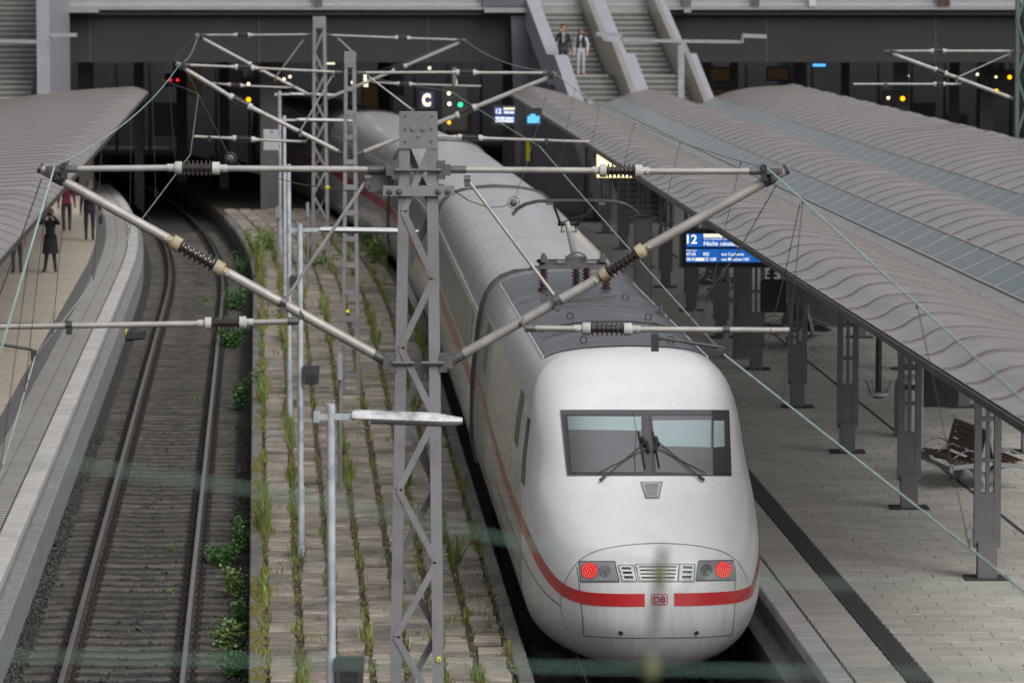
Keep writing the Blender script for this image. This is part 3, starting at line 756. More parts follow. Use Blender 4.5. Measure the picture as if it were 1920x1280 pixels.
SF = interp([(.26, .62), (.36, .36), (.6, .12), (.9, 0), (1.2, .02), (1.5, .12), (1.8, .40), (2.1, .92), (2.5, 1.88), (2.85, 2.42), (3.2, 2.98), (3.5, 3.52), (3.68, 3.95), (3.78, 4.3), (3.82, 4.55), (3.84, 4.9)])
LZ = interp([(.26, 3.6), (.6, 3.45), (1.0, 3.35), (1.8, 3.1), (2.5, 2.4), (3.2, 1.55), (3.84, .8)])
QE = interp([(.26, 2.3), (.6, 2.65), (1.0, 2.95), (2.0, 3.2), (2.6, 4.0), (3.3, 4.6), (3.84, 4.6)])
def surf(a, z):
    sg = 1 if a >= 0 else -1; aa = abs(a)
    if aa <= 1:
        th = math.pi / 2 * aa ** (QE(z) / 2)
        return Vector((sg * Wz(z) * math.sin(th) ** (2 / QE(z)), SF(z) + LZ(z) * (1 - math.cos(th)), z))
    return Vector((sg * Wz(z), SF(z) + LZ(z) + (aa - 1) * 10, z))
def surf_n(a, z):
    e = 0.004
    da = surf(a + e, z) - surf(a - e, z); dz = surf(a, min(z + e, 3.838)) - surf(a, z - e)
    n = da.cross(dz); n.normalize()
    if n.y > 0.2 or (abs(n.y) <= 0.2 and n.x * a < 0): n = -n
    return n
Y_TIP = 51.1
TRZ = math.atan(-TR)
pc = thing('train_power_car', (tx(RT, Y_TIP), Y_TIP, 0), 'white streamlined train power car with red tail lights facing the camera', 'train car', 'cars of the white train', rz=TRZ)
PCM = Matrix.Translation(pc.location) @ Matrix.Rotation(TRZ, 4, 'Z')
def solve(px, py, a=0.1, z=1.5):
    for _ in range(60):
        p0 = project(PCM @ surf(a, z)); r0 = Vector((px - p0[0], py - p0[1]))
        if r0.length < 0.05: break
        e = 0.003
        pa = project(PCM @ surf(a + e, z)); pz = project(PCM @ surf(a, z + e))
        J = Matrix((((pa[0] - p0[0]) / e, (pz[0] - p0[0]) / e), ((pa[1] - p0[1]) / e, (pz[1] - p0[1]) / e)))
        try: d = J.inverted() @ r0
        except Exception: break
        k = min(1.0, 0.12 / max(abs(d[0]), 1e-6), 0.25 / max(abs(d[1]), 1e-6))
        a += d[0] * k; z = min(max(z + d[1] * k, .28), 3.83)
    return a, z
def uvs(pts, a, z):
    out = []
    for px, py in pts:
        a, z = solve(px, py, a, z); out.append((a, z))
    return out
def off(a, z, o): return surf(a, z) + surf_n(a, z) * o
def patch(mb, quad, o, n=10, k=6, m=0, st=(0.05, 2.0)):
    """quad photo pixels tl,tr,br,bl laid on the body"""
    q = uvs(quad, *st)
    P = []
    for j in range(k + 1):
        v = j / k; row = []
        for i in range(n + 1):
            t = i / n
            a = (q[0][0] * (1 - t) + q[1][0] * t) * (1 - v) + (q[3][0] * (1 - t) + q[2][0] * t) * v
            z = (q[0][1] * (1 - t) + q[1][1] * t) * (1 - v) + (q[3][1] * (1 - t) + q[2][1] * t) * v
            row.append(off(a, z, o))
        P.append(row)
    mb.grid(P[::-1], m); return mb
def pix_patch(mb, quad, o, n=6, k=4, m=0, st=(0.05, 1.5)):
    """as patch, but every grid node solved in the picture so edges stay straight"""
    a, z = st; P = []
    for j in range(k + 1):
        v = j / k; row = []
        a, z = solve((quad[0][0] * (1 - v) + quad[3][0] * v), (quad[0][1] * (1 - v) + quad[3][1] * v), *st)
        for i in range(n + 1):
            t = i / n
            x = (quad[0][0] * (1 - t) + quad[1][0] * t) * (1 - v) + (quad[3][0] * (1 - t) + quad[2][0] * t) * v
            y = (quad[0][1] * (1 - t) + quad[1][1] * t) * (1 - v) + (quad[3][1] * (1 - t) + quad[2][1] * t) * v
            a, z = solve(x, y, a, z); row.append(off(a, z, o))
        P.append(row)
    mb.grid(P[::-1], m); return mb
def ribbon(mb, pts, wd, o, m=0, closed=False):
    pts = [(p[0], p[1]) for p in pts]; P = []
    for i, (a, z) in enumerate(pts):
        p = surf(a, z); n = surf_n(a, z)
        q0 = surf(*pts[max(i - 1, 0)]); q1 = surf(*pts[min(i + 1, len(pts) - 1)])
        t = (q1 - q0).normalized(); b = n.cross(t).normalized()
        P.append([p + n * o - b * wd / 2, p + n * o + b * wd / 2])
    mb.grid(P, m); return mb
def dense(pts, k=8):
    out = []
    for i in range(len(pts) - 1):
        for j in range(k):
            t = j / k; out.append((pts[i][0] * (1 - t) + pts[i + 1][0] * t, pts[i][1] * (1 - t) + pts[i + 1][1] * t))
    return out + [pts[-1]]
def smooth_px(pts, k=6):
    """Catmull-Rom through photo pixels"""
    P = [pts[0]] + list(pts) + [pts[-1]]; out = []
    for i in range(1, len(P) - 2):
        for j in range(k):
            t = j / k; r = []
            for c in (0, 1):
                p0, p1, p2, p3 = P[i - 1][c], P[i][c], P[i + 1][c], P[i + 2][c]
                r.append(0.5 * ((2 * p1) + (-p0 + p2) * t + (2 * p0 - 5 * p1 + 4 * p2 - p3) * t * t + (-p0 + 3 * p1 - 3 * p2 + p3) * t ** 3))
            out.append(tuple(r))
    return out + [tuple(pts[-1])]

PC_LEN = 19.75
# shell: nose + straight body; materials white / side / shoulder
zl = [.26, .31, .36, .43, .5, .6, .7, .8, .9, 1.0, 1.1, 1.2, 1.35, 1.5, 1.65, 1.8, 1.95, 2.1, 2.25, 2.4, 2.55, 2.7, 2.85, 3.0, 3.1, 3.2, 3.28, 3.36, 3.44, 3.5, 3.56, 3.62, 3.67, 3.71, 3.745, 3.775, 3.8, 3.817, 3.83, 3.837, 3.84]
def half(sg):
    al = [0, .06, .12, .18, .24, .3, .36, .42, .48, .54, .6, .65, .7, .75, .79, .83, .865, .895, .92, .945, .965, .985, 1.0]
    P = [[surf(sg * a if a else 0.0, z) for z in zl] for a in al]
    for f in (0.33, 0.66, 1.0):
        P.append([Vector((sg * Wz(z), SF(z) + LZ(z) + (PC_LEN - SF(z) - LZ(z)) * f, z)) for z in zl])
    return P, len(al)
mb = MB()
for sg in (-1, 1):
    P, na = half(sg)
    for i in range(len(P) - 1):
        for j in range(len(zl) - 1):
            s_mid = (P[i][j].y + P[i + 1][j].y) / 2; zm = (zl[j] + zl[j + 1]) / 2
            mm = 0
            if i >= na - 4:
                mm = 1 if zm < 3.2 else 2
            q = [P[i][j], P[i + 1][j], P[i + 1][j + 1], P[i][j + 1]]
            if sg > 0: q = q[::-1]
            mb.add(q, [(0, 1, 2, 3)], mm)
# rear wall
rear = [Vector((Wz(z), PC_LEN, z)) for z in zl] + [Vector((-Wz(z), PC_LEN, z)) for z in reversed(zl)]
mb.poly(rear, 1)
body = mb.build('body', [M['white'], M['side'], M['shoulder']], pc, smooth=True, local=True)
import bmesh
bm = bmesh.new(); bm.from_mesh(body.data); bmesh.ops.remove_doubles(bm, verts=bm.verts, dist=0.0015); bm.normal_update()
bmesh.ops.recalc_face_normals(bm, faces=bm.faces); bm.to_mesh(body.data); bm.free()

# windscreen
ws = MB()
def wpatch(quad, o, m, n=12, k=5): return pix_patch(MB(), quad, o, n, k, 0, (-0.03, 2.8))
w_root = wpatch([(1051, 769), (1366, 769), (1371, 893), (1064, 893)], 0.011, 0, 24, 8).build('windscreen', M['wframe'], pc, True, True)
wpatch([(1064, 781), (1203, 781), (1206, 886), (1073, 886)], 0.0145, 0).build('cab_interior', M['cab'], w_root, True, True)
wpatch([(1222, 781), (1334, 781), (1336, 891), (1230, 886)], 0.0145, 0).build('cab_interior', M['cab'], w_root, True, True)
wpatch([(1336, 772), (1365, 772), (1369, 890), (1336, 891)], 0.0155, 0).build('cab_pillar', M['cab_dark'], w_root, True, True)
wpatch([(1065, 782), (1202, 783), (1202, 809), (1067, 807)], 0.018, 0).build('sun_blind', M['blind'], w_root, True, True)
wpatch([(1223, 790), (1332, 789), (1331, 840), (1228, 838)], 0.018, 0).build('sun_blind', M['blind'], w_root, True, True)
wpatch([(1337, 790), (1356, 790), (1357, 838), (1337, 840)], 0.018, 0).build('sun_blind', M['blind'], w_root, True, True)
wpatch([(1058, 776), (1206, 776), (1210, 889), (1068, 889)], 0.022, 0).build('pane', M['pane'], w_root, True, True)
wpatch([(1217, 776), (1362, 776), (1366, 889), (1222, 889)], 0.022, 0).build('pane', M['pane'], w_root, True, True)
# wipers
def on_body(px, py, o=0.03, st=(-0.03, 2.4)):
    a, z = solve(px, py, *st); return off(a, z, o)
for name_pts in ([(1212, 832), (1134, 900), (1126, 906)], [(1232, 832), (1308, 898), (1318, 906)]):
    q = [on_body(*p, 0.05) for p in name_pts]
    sx = 1 if name_pts[1][0] > 1220 else -1
    wpr = MB()
    wpr.tube([q[0], q[1]], 0.008, 6); wpr.tube([on_body(name_pts[0][0] - sx * 6, 842, .045), on_body(name_pts[1][0] + sx * 14, 892, .045)], 0.007, 6)
    wpr.tube([q[1], q[2]], 0.02, 6)
    wp = wpr.build('wiper', M['steel_d'], w_root, local=True)
    bl = MB(); bl.tube([on_body(1197 if sx < 0 else 1224, 812, .03), on_body(1209 if sx < 0 else 1236, 880, .03)], 0.012, 5)
    bl.tube([on_body(1203 if sx < 0 else 1229, 826, .05), on_body(1212 if sx < 0 else 1233, 840, .05)], 0.03, 6)
    bl.tube([on_body(name_pts[0][0], 832, .05), on_body(name_pts[0][0] - sx * 4, 852, .05)], 0.02, 6)
    bl.build('wiper_blade', M['black'], wp, local=True)
ca = MB(); ca.tube([on_body(1187, 774, .02), on_body(1193, 810, .02), on_body(1190, 850, .02), on_body(1191, 890, .02)], 0.004, 4)
ca.build('cable', M['black'], w_root, local=True)
# coat-hanger vent below the screen
v = pix_patch(MB(), [(1200, 903), (1243, 903), (1236, 935), (1210, 935)], 0.006, 4, 3, 0, (-0.02, 2.2)).build('nose_window', M['mast'], pc, False, True)
pix_patch(MB(), [(1203, 905), (1240, 905), (1234, 932), (1212, 932)], 0.010, 4, 3, 0, (-0.02, 2.2)).build('rim', M['grey_l'], v, False, True)
pix_patch(MB(), [(1208, 908), (1235, 908), (1231, 930), (1213, 930)], 0.014, 4, 3, 0, (-0.02, 2.2)).build('pane', M['lamp_glass'], v, False, True)

# red stripe
fl = smooth_px([(1209, 1124.5), (1160, 1124.5), (1110, 1122), (1080, 1116), (1056, 1105), (1036, 1087), (1016, 1059), (996, 1020), (976, 973), (956, 925), (936, 862)], 5)
L1 = uvs(fl, -0.05, 1.25)
fr = smooth_px([(1264, 1123.5), (1320, 1122.5), (1372, 1119), (1395, 1114), (1409, 1107)], 5)
L2 = uvs(fr, 0.05, 1.25)
zend = L1[-1][1]; print('stripe end', L1[-1], 's', surf(*L1[-1]).y, 'right', L2[-1], surf(*L2[-1]))
nL = 20
sm = MB(); ribbon(sm, dense(L1[:nL], 3), 0.155, 0.004); ribbon(sm, dense(L2, 3), 0.155, 0.004)
sm.build('red_stripe', M['red'], pc, True, True)
aend = 1 + (PC_LEN - 0.1 - SF(2.05) - LZ(2.05)) / 10
sm = MB(); path = dense(L1[nL - 1:], 3) + [(a, zend + (2.06 - zend) * min(1, (abs(a) - abs(L1[-1][0])) / 0.8)) for a in np.linspace(L1[-1][0], -aend, 14)[1:]]
ribbon(sm, path, 0.16, 0.004)
z2 = L2[-1][1]; a2 = L2[-1][0]
path = [(a, z2 + (zend - z2) * min(1, (a - a2) / max(0.05, (1.0 - a2)))) for a in np.linspace(a2, 1.0, 8)] + [(a, zend + (2.06 - zend) * min(1, (a - 1) / 0.8)) for a in np.linspace(1.0, aend, 12)[1:]]
ribbon(sm, path, 0.16, 0.004)
sm.build('red_stripe', M['red_side'], pc, True, True)
# thin grey line low on the skirt
sk = smooth_px([(1052, 1136), (1020, 1108), (990, 1062), (968, 1010), (948, 958), (930, 906)], 5)
LS = uvs(sk, -0.5, 1.1); mb = MB(); ribbon(mb, dense(LS, 2), 0.012, 0.003); mb.build('skirt_seam', M['seam'], pc, True, True)

# panel lines of nose hood and coupler flap
def line(pxs, wd=0.011, st=(-0.1, 1.2), k=6, o=0.003):
    return ribbon(MB(), dense(uvs(smooth_px(pxs, k), *st), 2), wd, o)
hood = [(1052, 1128), (1053, 1150), (1064, 1185), (1080, 1206)]
line([(1078, 1205), (1056, 1160), (1051, 1125), (1062, 1085), (1085, 1052), (1120, 1032), (1180, 1021), (1240, 1018), (1300, 1022), (1350, 1032), (1380, 1050), (1398, 1078), (1406, 1100)], 0.008, (-0.4, 0.8)).build('hood_seam', M['seam'], pc, True, True)
flap = MB()
for pts, st in (([(1082, 1062), (1086, 1095), (1090, 1135), (1093, 1165), (1094, 1190)], (-0.2, 1.5)), ([(1096, 1191.5), (1160, 1195), (1236, 1195), (1310, 1194), (1372, 1190)], (-0.2, .8)),
                ([(1379, 1060), (1379, 1095), (1378, 1135), (1375, 1170), (1372, 1189)], (0.15, 1.5))):
    ribbon(flap, dense(uvs(smooth_px(pts, 5), *st), 2), 0.011, 0.003)
flap.build('coupler_flap_seam', M['seam'], pc, True, True)
for px in (1164, 1306):
    a, z = solve(px, 1186, 0.02 if px < 1236 else .05, .75); n = surf_n(a, z); p = surf(a, z)
    mb = MB(); mb.tube_prof(p - n * .01, n, [(0, .03), (.016, .03), (.018, .022)], 10, 0); mb.build('towing_cap', M['rubber'], pc, local=True)

# lamp clusters and grilles
def lamp(quad, led, refl, st):
    h_ = pix_patch(MB(), quad, 0.006, 8, 5, 0, st).build('tail_lamp', M['lamp_glass'], pc, True, True)
    q = [(x * 1.0, y) for x, y in quad]
    cx = sum(p[0] for p in q) / 4; cy = sum(p[1] for p in q) / 4
    ring = [(cx + (x - cx) * 1.06, cy + (y - cy) * 1.12) for x, y in q]
    mb = MB()
    for i in range(4):
        e = [(ring[i][0] * (1 - t) + ring[(i + 1) % 4][0] * t, ring[i][1] * (1 - t) + ring[(i + 1) % 4][1] * t) for t in np.linspace(0, 1, 6)]
        ribbon(mb, uvs(e, *st), 0.012, 0.005)
    mb.build('rim', M['seam'], h_, True, True)
    def disc(c, rad, o, m, nm):
        cpts = [(c[0] + rad * math.cos(t), c[1] + rad * math.sin(t)) for t in np.linspace(0, 2 * math.pi, 18, endpoint=False)]
        s0 = solve(c[0], c[1], *st); mb = MB(); vs = [off(*s0, o)] + [off(*solve(x, y, *s0), o) for x, y in cpts]
        mb.add(vs, [(0, i + 1, (i + 1) % 18 + 1) for i in range(18)]); mb.build(nm, m, h_, False, True)
    disc(refl, 11.5, 0.010, M['lens'], 'reflector')
    disc(led, 15.5, 0.010, M['led_base'], 'red_light')
    mb = MB(); k = 0
    for ring_r, cnt in ((0, 1), (4.6, 6), (8.6, 12), (12.6, 19)):
        for i in range(cnt):
            an = 2 * math.pi * i / cnt + ring_r; s0 = solve(led[0] + ring_r * math.cos(an), led[1] + ring_r * math.sin(an), *st)
            mb.tube_prof(off(*s0, 0.010), surf_n(*s0), [(0, .008), (.006, .007)], 6, 0)
    mb.build('led_dots', M['led'], h_, local=True)
lamp([(1088, 1054), (1151, 1054), (1159, 1088), (1091, 1088)], (1106, 1069), (1134, 1070), (-0.2, 1.5))
lamp([(1312, 1053), (1373, 1052), (1375, 1085), (1307, 1086)], (1355, 1068), (1324, 1069), (0.1, 1.5))
def grille(quad, rows, st):
    g_ = pix_patch(MB(), quad, 0.004, 6, 4, 0, st).build('grille', M['cab_dark'], pc, True, True)
    for i in range(4):
        e = [(quad[i][0] * (1 - t) + quad[(i + 1) % 4][0] * t, quad[i][1] * (1 - t) + quad[(i + 1) % 4][1] * t) for t in np.linspace(0, 1, 6)]
        ribbon(MB(), uvs(e, *st), 0.02, 0.012).build('frame', M['white'], g_, False, True)
    for r_ in range(1, rows):
        t = r_ / rows
        a = (quad[0][0] * (1 - t) + quad[3][0] * t, quad[0][1] * (1 - t) + quad[3][1] * t); b = (quad[1][0] * (1 - t) + quad[2][0] * t, quad[1][1] * (1 - t) + quad[2][1] * t)
        pts = uvs([(a[0] * (1 - k) + b[0] * k, a[1] * (1 - k) + b[1] * k) for k in np.linspace(0.02, .98, 7)], *st)
        ribbon(MB(), pts, 0.026, 0.02).build('slat', M['white'], g_, False, True)
    ring = [(quad[0][0] - 5, quad[0][1] - 3), (quad[1][0] + 4, quad[1][1] - 3), (quad[2][0] + 4, quad[2][1] + 4), (quad[3][0] - 4, quad[3][1] + 4)]
    mb = MB()
    for i in range(4):
        e = [(ring[i][0] * (1 - t) + ring[(i + 1) % 4][0] * t, ring[i][1] * (1 - t) + ring[(i + 1) % 4][1] * t) for t in np.linspace(0, 1, 6)]
        ribbon(mb, uvs(e, *st), 0.007, 0.003)
    mb.build('grille_seam', M['seam'], g_, False, True)
grille([(1164, 1062), (1184, 1062), (1190, 1086), (1170, 1086)], 3, (-0.05, 1.5))
grille([(1196, 1060), (1270, 1060), (1266, 1086), (1202, 1086)], 4, (-0.02, 1.5))
grille([(1279, 1060), (1299, 1060), (1297, 1086), (1276, 1086)], 3, (0.02, 1.5))

# DB badge on the nose
def text_mesh(txt, size, bold=0.0):
    cu = bpy.data.curves.new('txt', 'FONT'); cu.body = txt; cu.size = size; cu.align_x = 'LEFT'; cu.offset = bold; cu.extrude = 0.0; cu.resolution_u = 3
    o = bpy.data.objects.new('txt', cu); col.objects.link(o)
    dg = bpy.context.evaluated_depsgraph_get(); me = bpy.data.meshes.new_from_object(o.evaluated_get(dg))
    bpy.data.objects.remove(o); bpy.data.curves.remove(cu)
    return me
def flat_text(txt, height, m, name, bold=0.0):
    """mesh text with capital height = height, centred; lies in local XZ facing -Y"""
    me = text_mesh(txt, height / 0.70, bold)
    co = np.empty(len(me.vertices) * 3); me.vertices.foreach_get('co', co); co = co.reshape(-1, 3)
    wdt = co[:, 0].max() - co[:, 0].min() if len(co) else 0
    x = co[:, 0] - (co[:, 0].min() if len(co) else 0); z = co[:, 1].copy()
    new = np.stack([x, np.zeros_like(x), z], 1)
    me.vertices.foreach_set('co', new.ravel()); me.materials.clear(); me.materials.append(m); me.update(); me.name = name
    return me, wdt
a0, z0 = solve(1236.5, 1123, -.01, 1.25); n0 = surf_n(a0, z0); p0 = surf(a0, z0)
bd = pix_patch(MB(), [(1221.5, 1113), (1251.5, 1113), (1251.5, 1133), (1221.5, 1133)], 0.004, 4, 3, 0, (-.01, 1.25)).build('badge', M['white'], pc, False, True)
bf = MB()
ring = [(1222, 1115.5), (1224, 1113.5), (1249, 1113.5), (1251, 1115.5), (1251, 1130.5), (1249, 1132.5), (1224, 1132.5), (1222, 1130.5), (1222, 1115.5), (1224, 1113.5)]
ribbon(bf, uvs(ring, -.01, 1.25), 0.013, 0.007); bf.build('badge_border', M['red'], bd, False, True)
me, wdt = flat_text('DB', 0.082, M['red'], 'badge_text', 0.003)
cpt = off(*solve(1236.6, 1129.2, -.01, 1.25), 0.009)
tl_ = math.atan2(-n0.z, -n0.y)
o = obj_of(me, 'badge_text', bd, cpt + Vector((-wdt / 2, 0, 0)), (tl_ * -1.0, 0, 0))

# roof panel (dark), ribs, eyelets
zi = np.linspace(2.9, 3.84, 200); wi = np.array([Wz(z) for z in zi])
def roof_z(u): return float(np.interp(-abs(u), -wi, zi))
mb = MB(); us = [-1.09, -1.0, -.85, -.7, -.5, -.3, -.12, 0, .12, .3, .5, .7, .85, 1.0, 1.09]
P = []
for s_ in [5.05, 5.6, 7, 9, 11, 13, 15, 17, 18.9]:
    P.append([(u, s_ + (0.55 * (abs(u) / 1.09) ** 2.5 - 0.1 if s_ < 5.5 else 0), roof_z(u) + 0.014) for u in us])
mb.grid(P)
rp = mb.build('roof_panel', M['roof_dark'], pc, True, True)
mb = MB()
edge = [(-1.095, 5.5), (-1.095, 18.92), (1.095, 18.92), (1.095, 5.5)]
for u in (-1.095, 1.095): mb.tube([(u, 5.55, roof_z(u) + .012), (u, 18.9, roof_z(u) + .012)], 0.014, 5)
mb.build('panel_edge', M['shoulder'], rp, local=True)
for s_, hh in ((7.55, .02), (8.9, .014), (11.6, .018), (13.9, .014)):
    mb = MB(); mb.tube([(u, s_, roof_z(u) + hh) for u in us], 0.013, 5); mb.build('roof_rib', M['roof_dark'], rp, True, True)
mb = MB(); mb.tube([(u, 8.25, roof_z(u) + .06) for u in us[1:-1]], 0.012, 5); mb.build('roof_cable', M['black'], rp, True, True)
ey = MB()
ey.tube([(0.045 * math.cos(t), 0, 0.045 * math.sin(t) + .045) for t in np.linspace(0, 2 * math.pi, 13)], 0.008, 4, caps=False)
eyo = ey.build('lifting_eye', M['steel_d'], rp, local=True); eyo.location = (-.55, 5.75, roof_z(.55) + .01)
for (u, s_) in ((.62, 5.75), (-.72, 7.9), (.58, 7.9), (-.5, 9.6), (.62, 9.6), (.55, 13.2), (-.6, 13.2)):
    inst(eyo, 'lifting_eye', (u, s_, roof_z(u) + .01), rp)
mb = MB(); mb.box((-.62, 12.6, roof_z(.6) + .06), (.28, .12, .08)); mb.tube([(-.7, 12.7, 3.86), (.35, 12.7, 3.92)], .012, 5); mb.tube([(-.7, 12.45, 3.85), (.35, 12.45, 3.91)], .012, 5)
mb.build('roof_switch', M['fitting'], rp, local=True)
mb = MB(); mb.tube([(.95, 11.5, roof_z(.95)), (.95, 11.5, roof_z(.95) + .2)], [.07, .008], 6); mb.build('antenna', M['roof_dark'], rp, local=True)

# side windows, door seams of the power car
def side_patch(mb, s0, s1, z0, z1, o=0.004, sg=-1, n=3, k=5, slant=0.0):
    P = []
    for j in range(k + 1):
        z = z0 + (z1 - z0) * j / k; row = []
        for i in range(n + 1):
            s_ = s0 + (s1 - s0) * i / n + slant * (z - z0)
            row.append((sg * (Wz(z) + o), s_, z))
        P.append(row)
    mb.grid(P); return mb
for sg in (-1, 1):
    side_patch(MB(), 16.2, 17.3, 2.42, 3.15, sg=sg).build('side_window', M['window'], pc, False, True)
    side_patch(MB(), 5.35, 6.35, 2.45, 3.15, sg=sg).build('side_window', M['window'], pc, False, True)
    q = MB(); P = []
    for j in range(6):
        z = 2.2 + 0.8 * j / 5; row = []
        for i in range(5):
            a = (0.80 + 0.05 * (5 - j) / 5 + (0.13 - 0.03 * j / 5) * i / 4) ** (2 / QE(z)); row.append(off(sg * a, z, .005))
        P.append(row)
    q.grid(P).build('cab_window', M['window'], pc, False, True)
    for s_ in (4.9, 6.7, 15.7, 17.8):
        side_patch(MB(), s_, s_ + .018, .7, 3.0, sg=sg, n=1).build('door_seam', M['seam'], pc, False, True)
    mb = MB(); side_patch(mb, 5, 19.6, 1.02, 1.035, sg=sg, n=2, k=1); mb.build('skirt_seam', M['seam'], pc, False, True)
    mb = MB(); side_patch(mb, 4.9, 19.7, 3.19, 3.22, sg=sg, n=2, k=1); mb.build('roof_gutter', M['side'], pc, False, True)
# underframe and bogie mass
mb = MB(); mb.box((0, 12.2, .42), (2.1, 14.8, .5)); mb.build('underframe', M['under'], pc, local=True)
for s_ in (5.2, 15.8):
    for ax in (-1.5, 1.5):
        mb = MB()
        for sg in (-1, 1): mb.tube_prof(Vector((sg * .76, s_ + ax, .45)), Vector((1, 0, 0)), [(-.07, .46), (.07, .46)], 20, 0)
        mb.tube([(-.8, s_ + ax, .45), (.8, s_ + ax, .45)], .08, 8); mb.build('wheelset', M['under'], pc, local=True)
# spoiler lip below the nose
lip = uvs(smooth_px([(1130, 1228), (1160, 1238), (1190, 1242)], 4), -.2, .33) ; mb = MB(); ribbon(mb, lip, .03, .006); mb.build('nose_lip', M['shoulder'], pc, False, True)

# pantograph
pg = thing('tmp', (0, 0, 0), None, None); bpy.data.objects.remove(pg)
def pt(u, s_, z): return Vector((u, s_, z))
U0 = -0.07
mb = MB()
for uu in (-.52, .46):
    for s_ in (15.0, 16.1): mb.bar(pt(U0 + uu, 15.0, 4.2), pt(U0 + uu, 16.3, 4.2), .05, .05, up=(0, 0, 1))
for s_ in (15.0, 15.5, 16.3): mb.bar(pt(U0 - .56, s_, 4.2), pt(U0 + .5, s_, 4.2), .05, .05, up=(0, 0, 1))
mb.tube([pt(U0 - .3, 15.2, 4.24), pt(U0 + .3, 15.2, 4.24)], .05, 8); mb.box(pt(U0, 15.35, 4.27), (.3, .4, .12))
mb.tube([pt(U0 + .16 * math.cos(t), 15.1, 4.28 + .13 * math.sin(t)) for t in np.linspace(0, math.pi, 9)], .014, 5)
for uu in (-.5, .42):
    mb.tube([pt(U0 + uu, 15.4, 4.22), pt(U0 + uu, 15.4, 4.38)], [.06, .03], 6); mb.box(pt(U0 + uu, 15.3, 4.3), (.09, .2, .1))
pan = mb.build('pantograph', M['fitting'], pc, local=True)
for uu, s_, m in ((-.52, 15.1, 'insul_red'), (-.02, 14.9, 'insul'), (.46, 15.1, 'insul_red'), (.22, 16.2, 'insul_red')):
    prof = []; zz = 0
    for k in range(6): prof += [(zz, .042), (zz + .012, .078), (zz + .024, .078), (zz + .036, .042)]; zz += .055
    mb = MB(); mb.tube_prof(pt(U0 + uu, s_, roof_z(uu)), Vector((0, 0, 1)), [(0, .085), (.03, .085)] + [(t + .03, r) for t, r in prof], 12, 0)
    mb.build('roof_insulator', M[m], pan, local=True)
mb = MB(); mb.tube([pt(U0, 15.25, 4.25), pt(U0 - .05, 16.75, 4.76)], [.055, .042], 8); mb.build('lower_arm', M['tube'], pan, True, True)
mb = MB(); mb.tube([pt(U0 - .2, 16.75, 4.76), pt(U0 + .14, 16.75, 4.76)], .035, 8)
for e in (-1, 1): mb.tube([pt(U0 - .03 + e * .13, 16.7, 4.76), pt(U0 - .03 + e * .34, 14.95, 5.16)], .022, 6)
mb.tube([pt(U0 - .15, 16.7, 4.78), pt(U0 + .2, 15.8, 4.97)], .009, 4)
for e in (-1, 1): mb.tube([pt(U0 - .03 + e * .1, 16.72, 4.74), pt(U0 - .03 + e * .12, 16.72, 4.62), pt(U0 - .03 + e * .06, 16.7, 4.64)], .012, 5)
mb.build('upper_arm', M['steel_d'], pan, True, True)
for s_ in (14.75, 15.15):
    mb = MB(); mb.tube([pt(U0 - .03 + u, s_, z) for u, z in ((-.98, 5.0), (-.9, 5.1), (-.78, 5.17), (-.6, 5.215), (-.4, 5.225), (.4, 5.225), (.6, 5.215), (.78, 5.17), (.9, 5.1), (.98, 5.02))], .016, 6)
    mb.build('contact_strip', M['steel_d'], pan, True, True)
mb = MB()
for e in (-.4, .4): mb.box(pt(U0 - .03 + e, 14.95, 5.185), (.1, .46, .03))
mb.build('head_spring', M['fitting'], pan, local=True)

# coaches
def coach_mesh(Lc):
    mb = MB(); zc = [.34, .5, .75, 1.0, 1.4, 2.0, 2.6, 2.95, 3.1, 3.2, 3.3, 3.4, 3.48, 3.55, 3.62, 3.68, 3.73, 3.77, 3.8, 3.82, 3.835, 3.84]
    ring = [(-Wz(z), z) for z in zc] + [(Wz(z), z) for z in reversed(zc[:-1])]
    ss = [0, 0.15, Lc * .25, Lc * .5, Lc * .75, Lc - .15, Lc]
    P = [[(u * (1 - (.012 if s_ in (0, Lc) else 0)), s_, z) for u, z in ring] for s_ in ss]
    for j in range(len(ring) - 1):
        zm = (ring[j][1] + ring[j + 1][1]) / 2
        mb.grid([[r_[j], r_[j + 1]] for r_ in P], 0 if zm < 3.03 else 1)
    mb.poly([P[0][j] for j in range(len(ring))], 0); mb.poly([P[-1][j] for j in reversed(range(len(ring)))], 0)
    return mb
def gasket(mb, s_, r=.05):
    zc = [.6, 1.0, 2.0, 2.9, 3.2, 3.4, 3.55, 3.68, 3.77, 3.82]
    pts = [(-Wz(z) - .012, s_, z) for z in zc] + [(0, s_, 3.855)] + [(Wz(z) + .012, s_, z) for z in reversed(zc)]
    mb.tube(pts, r, 6); return mb
CO = [(71.05, 97.15, 'first coach behind the power car, its grey roof under the near mast'), (97.5, 123.6, 'second coach from the front with a grey roof behind the near mast'),
      (123.95, 150.05, 'third coach from the front, red striped, curving toward the dark bridge'), (150.4, 176.5, 'last visible coach disappearing in the dark under the bridge')]
wmesh = None
